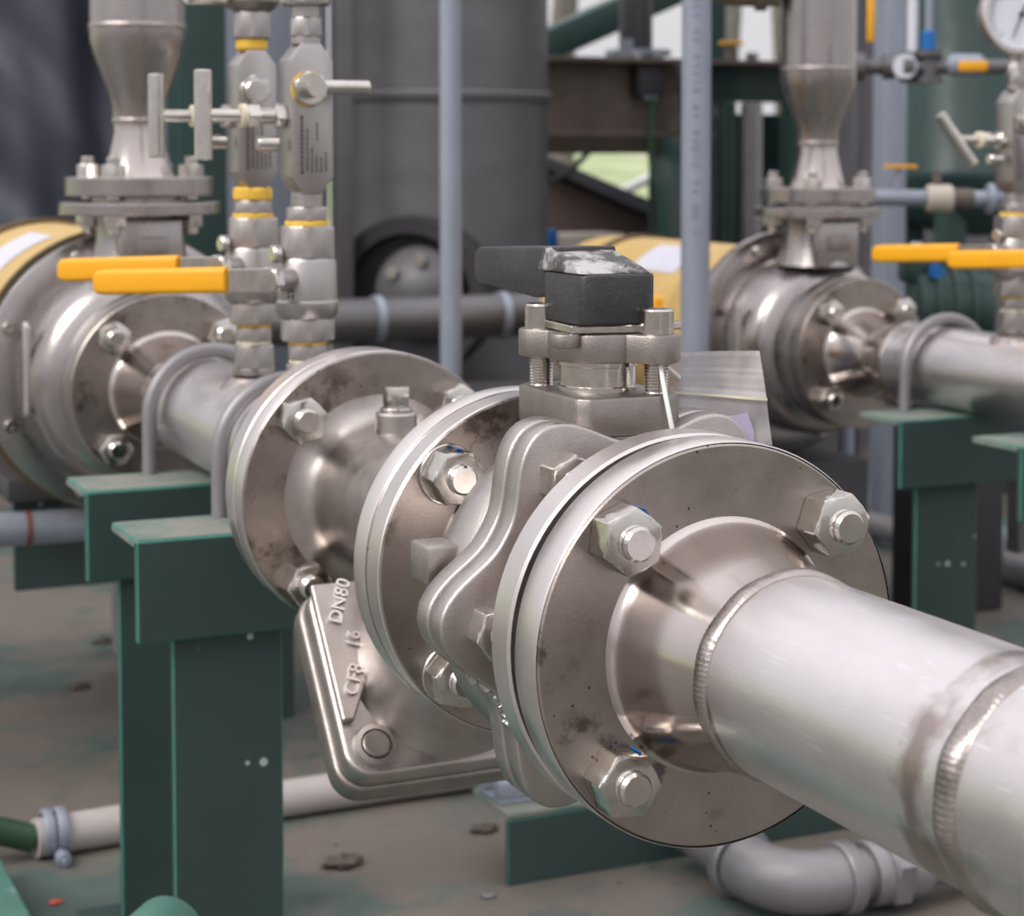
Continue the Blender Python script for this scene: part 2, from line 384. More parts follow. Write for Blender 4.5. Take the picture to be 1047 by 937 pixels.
MB().lathe([(0, 0), (0, .0815), (.006, .0845), (.018, .0862), (.034, .082), (.05, .072), (.064, .063), (.078, .059), (.086, .061)], (0, .8690, HA), (0, 1, 0), 80).build('valve_body', M['cast'], bv, ang=60)
C1 = MB().lathe([(0, 0), (0, .0918), (.0012, .0932), (.0170, .0932), (.0180, .0922), (.0180, .060), (.020, .057)], (0, .971, HA), F, 128).build('flange', M['flange'], bv, ang=40)
MB().lathe([(.0005, .0931), (.0012, .0937), (.0166, .0937), (.0174, .0931)], (0, .971, HA), F, 128).build('flange_rim', M['rim'], C1)
MB().bx(-.096, -.078, .878, .902, HA+.012, HA+.031).build('side_lug', M['cast'], bv, bevel=.002)
fasten(bv, (0, HA), .953, .0539, .011, [.45, .5, .75, .1], washer=True, marks={1: .05, 2: .28})
for k in range(6):
    a = PI/3*k + .03
    p = V(.079*math.cos(a), .8385, HA + .079*math.sin(a))
    link('body_stud', STUDs, bv, p); link('body_nut', NUTs, bv, p, (0, .5+.3*k, 0))
# small cast lettering along the lower left of the joint
for i, ch in enumerate('CF8M3'):
    t = PI + .30 + i*.085
    me = text_mesh(ch, .011, .0008, M['letter'], 'cast_letter')
    nrm = V(math.cos(t), 0, math.sin(t)); r_ = .083 + .0225*((1+math.cos(6*t))/2)**1.25
    place_text(me, 'cast_letter', bv, V(0, .8455, HA) + nrm*(r_+.0006), V(-math.sin(t), 0, math.cos(t))*-1, V(0, 1, 0))
# bonnet
px0, px1, py0, py1 = -.029, .029, .845, .924
nk = MB().prism([(-.026, -.036), (.026, -.036), (.026, .036), (-.026, .036)], (0, .8845, HA+.06), (1, 0, 0), (0, 1, 0), (0, 0, .027))
nk.build('bonnet_neck', M['cast'], bv, bevel=.004, seg=3)
pad = [(px0+.006, py0), (px1-.006, py0), (px1, py0+.006), (px1, py1-.006), (px1-.006, py1), (px0+.006, py1), (px0, py1-.006), (px0, py0+.006)]
MB().prism(pad, (0, 0, .5145), (1, 0, 0), (0, 1, 0), (0, 0, .0195)).build('mounting_pad', M['castd'], bv, bevel=.002, seg=2)
gc = V(0, .884, 0)
MB().lathe([(0, 0), (0, .0205), (.003, .0205), (.0035, .0195), (.013, .0195), (.0135, .0205), (.018, .0205), (.018, 0)], (0, .884, .533), (0, 0, 1), 48).build('gland_follower', M['bolt'], bv)
gd = V(.04, -.06, 0).normalized(); gp = V(gd.y, -gd.x, 0)
poly = []
for i in range(48):
    t = 2*PI*i/48; e = .034
    cx_ = e if math.cos(t) >= 0 else -e
    poly.append((cx_ + .0115*math.cos(t), .0115*math.sin(t)))
gl = MB().prism(poly, gc + V(0, 0, .5490), gd, gp*-1, (0, 0, .0145)); 
gl.lathe([(0, 0), (0, .0255), (.0145, .0255), (.0145, 0)], gc + V(0, 0, .549), (0, 0, 1), 40)
gl.build('gland_plate', M['castd'], bv, bevel=.0015)
for bx_, by_ in ((-.024, .872), (.024, .896)): MB().cyl((bx_, by_, .5570), (bx_, by_, .5640), .008, 20).build('gland_plate_boss', M['castd'], bv, bevel=.001)
for s in (-1, 1):
    p = gc + gd*.0335*s
    st = [(0, 0), (0, .0062)]
    for i in range(11): st += [(.001+i*.0015, .0064), (.00175+i*.0015, .0056)]
    st += [(.03, .0062), (.03, 0)]
    b = MB().lathe(st, p + V(0, 0, .533), (0, 0, 1), 24).build('gland_bolt', M['bolt'], bv, ang=60)
    MB().lathe([(0, 0), (0, .0083), (.0005, .0087), (.0118, .0087), (.0128, .0080), (.0128, .0044), (.009, .0042), (.009, 0)], p + V(0, 0, .5632), (0, 0, 1), 32).build('bolt_head', M['bolt'], b)
pl = [(-.024, -.018), (.012, -.026), (.024, -.022), (.040, -.016), (.040, -.004), (.026, .008), (.022, .022), (-.02, .024)]
MB().prism(pl, (0, .884, .5640), (1, 0, 0), (0, 1, 0), (0, 0, .004)).build('stop_plate', M['bolt'], bv, bevel=.0006, seg=1)
hub = []
for i in range(40):
    t = 2*PI*i/40; hub.append((max(-.0205, min(.0225, .030*math.cos(t))), max(-.024, .028*math.sin(t))))
hd = MB().prism(hub, (0, .884, .5680), (1, 0, 0), (0, 1, 0), (0, 0, .0255)).build('lever_hub', M['black'], bv, bevel=.0018, seg=2, ang=50)
cap = MB(); zc = .5935
cap.add([(-.0215, .862, zc), (.0195, .862, zc), (.0195, .906, zc), (-.0215, .912, zc),
         (-.0195, .868, zc+.004), (.0150, .868, zc+.004), (.0150, .904, zc+.0125), (-.0195, .908, zc+.0125)],
        [(3, 2, 1, 0), (4, 5, 6, 7), (0, 1, 5, 4), (1, 2, 6, 5), (2, 3, 7, 6), (3, 0, 4, 7)])
cap.build('worn_lever_top', M['blackw'], hd, bevel=.0015, seg=2)
MB().prism([(.895, .584), (.925, .578), (.998, .5815), (1.004, .585), (1.004, .5975), (.998, .6015), (.93, .6045), (.895, .606)], (-.0175, 0, 0), (0, 1, 0), (0, 0, 1), (.034, 0, 0)).build('lever', M['black'], bv, bevel=.002, seg=2)
# cable tie and zip bag hanging from the gland
tie = MB()
P0, P1 = V(.0175, .8500, .5480), V(.0185, .8395, .5180)
tie.tube([P0, P0.lerp(P1, .5) + V(-.001, -.0015, 0), P1, P1 + V(.001, .001, -.004)], .0012, 6)
tie.tube([P0, P0 + V(.006, .004, -.001), P0 + V(.014, .012, -.005), P0 + V(.022, .02, -.009)], .0010, 6)
solo(tie, 'cable_tie', M['whitet'], P1, 'thin white cable tie threaded under the gland plate', 'cable tie')
bagp = thing('plastic_bag', (.05, .868, .525), 'clear zip bag with ridged top hanging beside the ball valve bonnet', 'bag')
def bag_grid(off, z0=0, z1=1, nx=26, nz=30):
    mb = MB(); vs = []
    A, B, C, D = V(.030, .878, .5520), V(.0785, .856, .5525), V(.0835, .851, .5040), V(.034, .872, .5120)
    nrm = V(-.42, -.9, 0)
    for i in range(nx):
        for j in range(nz):
            u = i/(nx-1); t = z0 + (z1-z0)*j/(nz-1)
            p = A.lerp(B, u).lerp(D.lerp(C, u), t)
            wv = .0012*math.sin(u*7+t*3) + .0008*math.sin(t*9+u*4)
            if t < .42: wv += .0006*math.sin(t*105)
            if abs(t-.5) < .03: wv += .0015
            vs.append(p + nrm*(wv + off*(math.sin(PI*min(1, t*1.2+.02))*.6+.25)))
    mb.add(vs, [(i*nz+j, i*nz+j+1, (i+1)*nz+j+1, (i+1)*nz+j) for i in range(nx-1) for j in range(nz-1)]); return mb
bag_grid(.0015).build('front_film', M['film'], bagp, ang=80)
bag_grid(-.0015).build('back_film', M['film'], bagp, ang=80)
bag_grid(.0030, .485, .515, 26, 4).build('zip_seam', M['tapew'], bagp, ang=80)
M['lilac'] = mat('lilac_paper', rgb(188, 176, 206), .6, 0, .05, 30)
MB().prism([(.004, -.001), (.040, .0045), (.043, -.004), (.044, -.022), (.004, -.022)], (.034, .8705, .5165), V(.046, -.021, 0).normalized(), (0, 0, 1), V(.42, .9, 0)*.0006).build('paper_slip', M['lilac'], bagp)

# ------------------------------------------------------------------ Y strainer
ys = thing('y_strainer', (0, 1.1, HA-.15), 'cast Y strainer with lettered square cover flange hanging below the pipe line', 'strainer')
def rimmed(parent, yb, th, m='flange', seg=128):
    """flange plate, back at yb, front towards -Y"""
    f = MB().lathe([(0, 0), (0, .0918), (.0012, .0930), (th-.001, .0930), (th, .092), (th, 0)], (0, yb, HA), F, seg).build('flange', M[m], parent, ang=40)
    MB().lathe([(.0005, .0931), (.0012, .0936), (th-.0014, .0936), (th-.0006, .0931)], (0, yb, HA), F, seg).build('flange_rim', M['rim'], f)
    return f
rimmed(ys, .9925, .0185)
rimmed(ys, 1.222, .019)
MB().lathe([(0, .078), (.006, .064), (.014, .057), (.04, .051), (.09, .0472), (.150, .0455), (.188, .0458), (.198, .0468), (.2035, .0490), (.2075, .0530), (.2100, .0580), (.2112, .0630), (.2115, .0650)], (0, .9915, HA), (0, 1, 0), 80).build('strainer_body', M['cast'], ys, ang=70)
MB().cyl((0, 1.171, HA+.040), (0, 1.171, HA+.0575), .0135, 28, ch=.0015).build('plug_boss', M['cast'], ys)
MB().cyl((0, 1.171, HA+.0575), (0, 1.171, HA+.0605), .0105, 24).box((0, 1.171, HA+.067), (.0125, .0125, .0135), Matrix.Rotation(.35, 3, 'Z')).build('drain_plug', M['bolt'], ys, bevel=.001)
pn = V(0, -.763, .647); pu = V(1, 0, 0); pv = V(0, .647, .763)
pc = V(0, 1.0905, .3415)
def rsq(w_, h_, r, n=8):
    out = []
    for cx_, cy_, a0 in ((w_-r, h_-r, 0), (-w_+r, h_-r, PI/2), (-w_+r, -h_+r, PI), (w_-r, -h_+r, 3*PI/2)):
        for i in range(n+1): a = a0 + PI/2*i/n; out.append((cx_ + r*math.cos(a), cy_ + r*math.sin(a)))
    return out
MB().prism(rsq(.0755, .064, .017), pc - pn*.016, pu, pv, pn*.016).build('branch_flange', M['cast'], ys, bevel=.003, seg=3, ang=50)
MB().prism(rsq(.0775, .066, .018), pc - pn*.034, pu, pv, pn*.0172).build('cover_plate', M['castd'], ys, bevel=.003, seg=3, ang=50)
MB().lathe([(0, .060), (.006, .056), (.02, .053), (.060, .050), (.078, .046)], pc, pn, 56).build('strainer_branch', M['cast'], ys, ang=60)
wd = MB().prism([(-.0735, .060), (-.030, .060), (-.034, .03), (-.0665, -.030), (-.0735, -.030)], pc, pu, pv, pn*.006).build('letter_panel', M['cast'], ys, bevel=.001, seg=1)
for tx, (a, b), sz in (('DN80', (-.0585, .046), .0125), ('16', (-.056, .020), .0125), ('CF8', (-.0615, -.006), .0125)):
    me = text_mesh(tx, sz, .0013, M['letter'], 'raised_lettering')
    dr = V(0, 0, 0) + pu*.40 + pv*.92
    place_text(me, 'raised_lettering', wd, pc + pu*a + pv*b + pn*.0068, dr, pn.cross(dr))
for sx, sy in ((-1, -1), (1, -1), (-1, 1), (1, 1)):
    b = MB().cyl(pc + pu*sx*.056 + pv*sy*.046, pc + pu*sx*.056 + pv*sy*.046 + pn*.0045, .0085, 24, ch=.001).build('cover_bolt', M['castd'], ys)
    if sy < 0: MB().lathe([(0, .014), (.003, .0125), (.0035, .0095)], pc + pu*sx*.056 + pv*sy*.046, pn, 24).build('spot_face', M['cast'], b)
fasten(ys, (0, HA), 1.203, .0539, .026, [.2, .25, .4, .6])

# ------------------------------------------------------------------ suction spool, supports, pump: built for the near line and again for the far line
def shear(mb, dx, dy, dz, rise):
    for p in mb.v:
        p.z += dz + rise*(p.y - 1.2245)/.5355; p.x += dx; p.y += dy
    return mb
def spool(dx, dy, dz, rise, label, near):
    o = thing('suction_pipe', (dx, 1.5+dy, HA+dz-.05), label, 'pipe', None)
    B = lambda mb, n_, m_, **k: shear(mb, dx, dy, dz, rise).build(n_, M[m_], o, **k)
    Y = (0, 1, 0)
    if near:
        B(MB().lathe([(0, 0), (0, .0918), (.0012, .0930), (.0178, .0930), (.019, .0918), (.019, .06), (.03, .054), (.055, .047), (.06, .0445)], (0, 1.2245, HA), Y, 112), 'flange', 'rim')
    y0 = 1.275 if near else .25
    B(MB().lathe([(0, 0), (0, .0445), (1.660-y0, .0445), (1.660-y0, 0)], (0, y0, HA), Y, 72), 'pipe_section', 'pipe')
    B(weld_ring((0, 1.660, HA), Y, .0445, .004, .002, 70, 160), 'weld_bead', 'weld', ang=80)
    B(MB().lathe([(0, .0445), (.012, .0440), (.030, .0385), (.042, .0368)], (0, 1.660, HA), Y, 64), 'reducer', 'hub')
    B(weld_ring((0, 1.703, HA), Y, .0366, .004, .002, 70, 160), 'weld_bead', 'weld', ang=80)
    B(MB().lathe([(0, .0368), (.010, .0374), (.048, .0495), (.0525, .0525), (.053, .0545)], (0, 1.704, HA), Y, 64), 'hub', 'hub', ang=60)
    f = B(MB().lathe([(0, 0), (0, .0875), (.001, .0885), (.021, .0885), (.022, .0875), (.022, 0)], (0, 1.757, HA), Y, 96), 'flange', 'flange', ang=40)
    zz = HA + dz + rise*(1.757-1.2245)/.5355
    fasten(o, (dx, zz), 1.757+dy, .0505, .0, [.3, .1, .5, .2], marks={} if near else {0: .1})
    for yb in (1.4835, 1.350) if near else (1.4835, 1.350):
        B(MB().lathe([(0, .027), (.005, .0235), (.0092, .0195), (.0092, 0)], (0, yb, HA+.0355), (0, 0, 1), 40), 'branch_outlet', 'weld')
    return o
spool(0, 0, 0, .007, 'stainless suction pipe carrying two upright valve stacks behind the Y strainer', True)
DX, DY, DZ = .872, .16, -.011
spool(DX, DY, DZ, 0, 'stainless suction pipe of the far line, clamped by U bolts next to the green vessel', False)

GU = 'green angle steel pipe supports'
def support(dx, yb, ztop, label, xr=.13, xl=.132):
    o = thing('pipe_support', (dx-.06, yb+.04, 0), label, 'support', GU)
    x0, x1 = dx-xl, dx+xr
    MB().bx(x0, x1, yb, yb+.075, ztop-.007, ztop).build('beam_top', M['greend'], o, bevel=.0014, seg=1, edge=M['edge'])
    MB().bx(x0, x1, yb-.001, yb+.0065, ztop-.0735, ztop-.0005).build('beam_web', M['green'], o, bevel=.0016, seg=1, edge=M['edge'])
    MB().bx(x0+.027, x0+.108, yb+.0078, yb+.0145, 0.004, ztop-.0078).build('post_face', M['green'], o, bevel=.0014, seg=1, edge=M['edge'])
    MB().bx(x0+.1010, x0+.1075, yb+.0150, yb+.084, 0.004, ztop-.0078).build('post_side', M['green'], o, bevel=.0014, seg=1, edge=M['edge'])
    MB().bx(x0+.01, x0+.13, yb-.01, yb+.11, 0, .006).build('foot_plate', M['green'], o, bevel=.001, seg=1)
    return o
support(0, 1.331, HA-.0447, 'dark green chipped support post right behind the Y strainer flange')
support(0, 1.540, HA-.0440, 'dark green support post beside the near pump suction flange', xl=.122)
support(DX, 1.690, HA+DZ-.0447, 'green support post beside the far pump suction flange', xl=.108)
support(DX, 1.490, HA+DZ-.0447, 'green support post on the far line standing away from its pump', xl=.112)
def ubolt(dx, y, za, label):
    r = .0540; pts = [(dx-r, y, za-.058), (dx-r, y, za-.02)]
    for i in range(0, 25): a = PI - PI*i/24; pts.append((dx + r*math.cos(a), y, za + r*math.sin(a)))
    pts += [(dx+r, y, za-.02), (dx+r, y, za-.058)]
    o = thing('u_bolt', (dx, y, za-.045), label, 'U bolt', 'grey U bolts over the pipes')
    MB().tube(pts, .0063, 16).build('rod', M['galvp'], o)
    for s in (-1, 1): MB().hexp((dx+s*r, y, za-.0525), (0, 0, -1), .019, .009).build('nut', M['bolt'], o)
ubolt(0, 1.394, HA+.0015, 'grey U bolt tight behind the Y strainer flange, foot on chipped green beam')
ubolt(0, 1.606, HA+.004, 'grey U bolt nearest the near pump flange, between it and the valve stacks')
ubolt(DX, 1.757, HA+DZ, 'grey U bolt on far pipe next to the far pump flange')
ubolt(DX, 1.540, HA+DZ, 'grey U bolt on far pipe under its valve stacks, away from the pump')

def radial_bolts(parent, c, y, rad, n, a0, r=.0065, h=.008):
    for k in range(n):
        a = a0 + 2*PI*k/n; p = V(c[0]+rad*math.cos(a), y, c[1]+rad*math.sin(a))
        MB().lathe([(0, r), (h*.7, r), (h, r*.8), (h, r*.45), (h*.5, r*.4), (h*.5, 0)], p, F, 18).build('socket_screw', M['bolt'], parent)
def pump(dx, dy, za, mr, label, fz):
    o = thing('centrifugal_pump', (dx, 1.9+dy, za-.16), label, 'pump', 'stainless centrifugal pumps')
    Y = (0, 1, 0); y = lambda q: q+dy
    f = MB().lathe([(0, 0), (0, .0875), (.001, .0890), (.018, .0890), (.019, .088), (.019, .06)], (dx, y(1.7815), za), Y, 96).build('suction_flange', M['pump'], o, ang=40)
    MB().lathe([(0, .060), (.006, .060), (.012, .065), (.018, .079), (.023, .093), (.031, .1025), (.045, .1065), (.085, .1085), (.090, .1085), (.0905, .1125), (.118, .1135)], (dx, y(1.8005), za), Y, 96).build('volute', M['pump'], o, ang=50)
    MB().lathe([(0, .112), (0, .137), (.0015, .139), (.014, .139), (.0155, .137), (.0155, 0)], (dx, y(1.918), za), Y, 112).build('back_flange', M['pump'], o, ang=40)
    radial_bolts(o, (dx, za), y(1.918), .1245, 8, PI/8)
    # recessed slot on the flank
    for a in (PI-.12,):
        MB().prism(rsq(.007, .045, .006), V(dx + .1055*math.cos(a), y(1.862), za + .1055*math.sin(a)), (0, 1, 0), (0, 0, 1), V(math.cos(a), 0, math.sin(a))*.006).build('cast_boss', M['rim'], o, bevel=.0015)
    # discharge neck and boss
    MB().lathe([(0, .050), (.02, .044), (.05, .040), (.062, .044)], (dx, y(1.856), za+.100), (0, 0, 1), 48).build('discharge_neck', M['pump'], o, ang=60)
    MB().bx(dx-.030, dx+.030, y(1.808), y(1.83), za+.098, za+.156).build('neck_boss', M['pump'], o, bevel=.004, seg=3)
    MB().bx(dx-.016, dx+.016, y(1.8055), y(1.81), za+.118, za+.138).build('name_plate', M['castd'], o, bevel=.002)
    MB().lathe([(0, 0), (0, .0755), (.001, .0765), (.0105, .0765), (.0115, .0755), (.0115, .045), (.0165, .045), (.0165, 0)], (dx, y(1.856), za+.1585), (0, 0, 1), 80).build('discharge_flange', M['pump'], o)
    for k in range(4):
        a = PI/4 + k*PI/2 + .1; p = V(dx + .054*math.cos(a), y(1.856) + .054*math.sin(a), za+.1585)
        MB().cyl(p + V(0, 0, -.019), p + V(0, 0, .003), .0062, 18, ch=.001).build('stud', M['bolt'], o)
        MB().hexp(p, (0, 0, -1), .0205, .012, .3*k).build('nut', M['bolt'], o, ang=25)
    # yellow motor
    m_ = MB().lathe([(0, .09), (0, mr*.97), (.004, mr), (.075, mr), (.08, mr*.97), (.10, mr*.97), (.105, mr*.985), (.43, mr*.985), (.46, mr*.96), (.50, mr*.8), (.505, 0)], (dx, y(1.950), za), Y, 72).build('motor', M['motor'], o, ang=50)
    MB().lathe([(0, mr*.99), (.0, mr*1.025), (.016, mr*1.025), (.016, mr*.99)], (dx, y(2.300), za), Y, 72).build('motor_band', M['motorrim'], m_)
    MB().lathe([(0, .10), (.0, mr*1.035), (.010, mr*1.035), (.010, .1)], (dx, y(1.9400), za), Y, 72).build('motor_flange', M['motorrim'], m_)
    lb = []
    for i in range(7):
        for q in (0, 1):
            a = PI*.60 + .50*i/6; lb.append(V(dx + (mr*.985+.001)*math.cos(a), y(2.06) + q*.12, za + (mr*.985+.001)*math.sin(a)))
    MB().add(lb, [(2*i, 2*i+1, 2*i+3, 2*i+2) for i in range(6)]).build('rating_label', M['label'], m_)
    MB().bx(dx-mr*1.0, dx-mr*.55, y(2.05), y(2.17), za-.03, za+.05).build('terminal_box', M['motor'] if mr > .13 else M['yellow'], o, bevel=.004)
    MB().bx(dx-.10, dx+.10, y(2.02), y(2.40), fz, za-mr+.02).build('motor_foot', M['dark'], o, bevel=.002)
    return o
PZ = HA+.0075
pump(0, 0, PZ, .138, 'stainless centrifugal pump with cream yellow motor on the near line, beside the dark tarpaulin', .2965)
pump(DX, DY, HA+DZ, .118, 'stainless centrifugal pump with cream yellow motor on the far line, beside the green posts', .2755)

def discharge(dx, dy, zb, label):
    o = thing('discharge_pipe', (dx, 1.856+dy, zb), label, 'pipe')
    c = (dx, 1.856+dy, zb); Z = (0, 0, 1)
    MB().lathe([(0, 0), (0, .0690), (.001, .0700), (.0165, .0700), (.0175, .069), (.0175, 0)], c, Z, 72).build('flange', M['pump'], o)
    MB().lathe([(.0175, .034), (.021, .0325), (.060, .0235), (.068, .0238)], c, Z, 48).build('hub', M['hub'], o)
    weld_ring((c[0], c[1], zb+.071), Z, .0238, .0035, .002, 40, 120).build('weld_bead', M['weld'], o, ang=80)
    MB().lathe([(.072, .0240), (.086, .0246), (.100, .029), (.135, .0420), (.148, .0452), (.158, .0455)], c, Z, 64).build('reducer', M['pump'], o, ang=60)
    weld_ring((c[0], c[1], zb+.160), Z, .0452, .0035, .0018, 90, 200).build('weld_bead', M['weld'], o, ang=80)
    MB().lathe([(.161, .0450), (1.3, .0450), (1.3, 0)], c, Z, 64).build('pipe_section', M['pump'], o)
    for k in range(4):
        a = PI/4 + k*PI/2 + .1; p = V(c[0] + .054*math.cos(a), c[1] + .054*math.sin(a), zb)
        MB().cyl(p + V(0, 0, -.0045), p + V(0, 0, .037), .0062, 18, ch=.001).build('stud', M['bolt'], o)
        MB().hexp(p + V(0, 0, .0175), Z, .0205, .012, .3*k).build('nut', M['bolt'], o, ang=25)
    return o
discharge(0, 0, PZ+.1765, 'stainless discharge pipe flaring upward from the near pump beside the tarpaulin')
discharge(DX, DY, HA+DZ+.1765, 'stainless discharge pipe flaring upward from the far pump beside green column')

# ------------------------------------------------------------------ upright valve stacks (ball valve, block valve)
def stack(dx, y, z0, kind, label, gauge=False):
    """z0: shift from the near line's heights"""
    o = thing('valve_stack', (dx, y, .4775+z0), label, 'valve', 'upright instrument valve stacks')
    Z = (0, 0, 1)
    def hx(za, zb, af, m='inst', nm='hex_fitting', rot=.3, both=True):
        return MB().hexp((dx, y, za+z0), Z, af, zb-za, rot, both=both).build(nm, M[m], o, ang=25)
    def cy(za, zb, r, m='inst', nm='nipple', ch=.0008):
        return MB().cyl((dx, y, za+z0), (dx, y, zb+z0), r, 32, ch=ch).build(nm, M[m], o)
    cy(.4745, .4800, .0165, 'weld', 'weld_collar')
    hx(.4795, .4985, .030); cy(.4985, .5015, .0135, 'tapew', 'thread_tape'); hx(.5010, .5130, .0265)
    cy(.5125, .5160, .0145, 'tape', 'thread_tape')
    bd = hx(.5150, .5325, .037, nm='valve_end')
    MB().lathe([(0, 0), (0, .0200), (.003, .0222), (.010, .0228), (.0115, .0228), (.013, .0215), (.040, .0215), (.043, .0200), (.043, 0)], (dx, y, .5320+z0), Z, 48).build('valve_body', M['inst'], o, ang=40)
    hx(.5745, .5985, .0375, nm='valve_end')
    lx = .54 if dx < .5 else .30
    s = V(-math.sqrt(1-lx*lx), -lx, 0); l = V(-lx, math.sqrt(1-lx*lx), -.05).normalized()
    ctr = V(dx, y, .561+z0); tip = ctr + s*.044
    MB().cyl(ctr + s*.016, tip, .0085, 20).build('stem', M['inst'], o)
    MB().hexp(tip - s*.008, s, .017, .009, .2).build('stem_nut', M['bolt'], o, ang=25)
    MB().cyl(ctr + V(-.022, -.004, .0175), ctr + V(-.0285, -.005, .0175), .0065, 16, ch=.001).build('lock_screw', M['bolt'], o)
    up = V(0, 0, 1)
    arm = MB().box(tip - s*.003 + l*.021, (.058, .0025, .017), Matrix((l, s, up)).transposed()).build('lever_arm', M['bolt'], o, bevel=.0005, seg=1)
    q0 = tip - s*.003 + l*.040; grip = []
    rl = rsq(.0095, .0045, .004, 4)
    g_ = MB()
    gl_ = .132 if dx < .5 else .112
    sec = [(0, 1), (gl_-.012, 1), (gl_-.004, .93), (gl_, .6)]
    vs = []; m_ = len(rl)
    for d, k in sec:
        for a, b in rl: vs.append(q0 + l*d + up*(a*k + .001) + s*(b*k))
    fs = [tuple(range(m_))[::-1], tuple(range(3*m_, 4*m_))] + [(r*m_+i, r*m_+(i+1) % m_, (r+1)*m_+(i+1) % m_, (r+1)*m_+i) for r in range(3) for i in range(m_)]
    g_.add(vs, fs).build('lever_grip', M['yellow'], o, bevel=.0008, ang=50)
    pm = MB()                                      # tiny print on the flank of the ball valve
    for q in range(2):
        a = PI*1.19 + q*.16; z = .548 + z0
        for _ in range(5):
            d_ = V(math.cos(a), math.sin(a), 0); e_ = V(-math.sin(a), math.cos(a), 0)
            pm.box(V(dx, y, z) + d_*.0216, (.0004, .0016, .0026), Matrix((d_, e_, V(0, 0, 1))).transposed()); z += .0042
    pm.build('printed_marks', M['mark'], o)
    # between the valves
    cy(.5980, .6020, .0160, 'tape', 'thread_tape'); hx(.6015, .6120, .0285)
    if kind == 'rear': cy(.6115, .6225, .0155, 'tape', 'thread_tape', .002)
    else: cy(.6115, .6225, .0115)
    # block valve: chamfered bar
    hw, hy, za, zb, c_ = .0160, .0140, .6215+z0, .7290+z0, .012
    poly = [(-hw+.009, za), (hw-.009, za), (hw, za+c_), (hw, zb-c_), (hw-.009, zb), (-hw+.009, zb), (-hw, zb-c_), (-hw, za+c_)]
    blk = MB().prism(poly, (dx, y-hy, 0), (1, 0, 0), (0, 0, 1), (0, 2*hy, 0)).build('valve_block', M['inst'], o, bevel=.0012, seg=2)
    zt = (.6850 if kind == 'front' else .6835) + z0
    # printed columns of tiny marks low on the front of the block
    pr = MB()
    for cx_, z1, z2, wd_ in ((-.009, .636, .676, .0022), (-.0045, .638, .668, .0012), (-.001, .637, .655, .0012), (.0025, .637, .650, .0012), (.003, .660, .672, .0012), (.006, .637, .648, .0012), (.0095, .638, .652, .0012)):
        z = z1 + z0
        while z < z2 + z0:
            h_ = random.uniform(.0012, .003); pr.bx(dx+cx_, dx+cx_+wd_, y-hy-.0003, y-hy+.0002, z, z+h_); z += h_ + .0008
    pr.build('printed_marks', M['mark'], blk)
    # bleed valve to the left with T bar
    zz = .6775 + z0
    st = MB().cyl((dx-hw, y, zz), (dx-hw-.030, y, zz), .0058, 20).build('bleed_stem', M['bolt'], o)
    MB().hexp((dx-hw-.0005, y, zz), (-1, 0, 0), .0165, .008, .3).build('bleed_nut', M['bolt'], o, ang=25)
    MB().hexp((dx-hw-.020, y, zz), (-1, 0, 0), .0155, .009, .5).build('packing_nut', M['bolt'], o, ang=25)
    MB().cyl((dx-hw-.029, y, zz), (dx-hw-.033, y, zz), .0085, 20).build('packing_ring', M['tapew'], o)
    MB().cyl((dx-hw-.033, y, zz), (dx-hw-.060, y, zz), .0048, 20).build('bleed_spindle', M['bolt'], o)
    td = V(0, 0, 1) if kind != 'far' else V(.50, -.22, -.80).normalized()
    tc_ = V(dx-hw-.060, y, zz)
    MB().cyl(tc_ - td*.032, tc_ + td*.032, .0064, 20, ch=.001).build('t_bar', M['bolt'], o)
    MB().cyl((dx-hw-.006, y-.004, zz-.020), (dx-hw-.022, y-.004, zz-.020), .0055, 16, ch=.001).build('vent_screw', M['bolt'], o)
    # front spindle
    zf = .6965 + z0
    fr = V(dx-.003, y-hy, zf)
    MB().hexp(fr, F, .0225, .007, .2).build('bonnet_nut', M['bolt'], o, ang=25)
    if kind == 'front':
        MB().cyl(fr + V(0, .001, 0), fr + V(0, -.0012, 0), .0128, 24).build('packing_ring', M['tape'], o)
        MB().cyl(fr + V(0, -.007, 0), fr + V(0, -.022, 0), .0070, 20).build('spindle', M['bolt'], o)
        MB().cyl(fr + V(-.002, -.017, .001), fr + V(.040, -.017, .001), .0050, 20, ch=.0008).build('t_bar', M['bolt'], o)
        cy(.7285, .7345, .0108); hx(.734, .748, .0215, nm='hex_fitting'); cy(.7475, .757, .0098); hx(.7565, .775, .034, nm='hex_cap', rot=.1); cy(.774, .90, .012, 'inst', 'riser')
    else:
        MB().cyl(fr + V(0, -.007, 0), fr + V(0, -.011, 0), .0095, 20, ch=.001).build('blank_plug', M['bolt'], o)
        if kind == 'rear':
            cy(.7285, .7385, .0125, 'tape', 'thread_tape', .002); hx(.738, .7590, .028, nm='hex_fitting')
            MB().lathe([(0, .012), (.003, .018), (.008, .022), (.05, .024), (.055, 0)], (dx, y, .758+z0), Z, 40).build('transmitter_body', M['castd'], o)
            kn = MB().lathe([(0, 0), (0, .0125), (.002, .0135), (.030, .0135), (.030, 0)], (dx-.052, y-.004, .776+z0), (1, .08, 0), 40, mod=lambda k, t: .0010*math.sin(20*t) if k > 1 else 0).build('knurled_gland', M['bolt'], o, ang=60)
            MB().cyl((dx-.0515, y-.0045, .776+z0), (dx-.054, y-.0045, .776+z0), .0105, 28).build('gland_face', M['dial'], kn)
        else:
            cy(.7285, .7360, .0110); hx(.7355, .7480, .022, nm='hex_fitting')
    return o
stack(0, 1.4835, .005, 'rear', 'upright valve stack with knurled fitting on top, between the two U bolts, yellow lever')
stack(0, 1.350, .0030, 'front', 'upright valve stack with printed block and side handle, next to strainer flange, yellow lever')
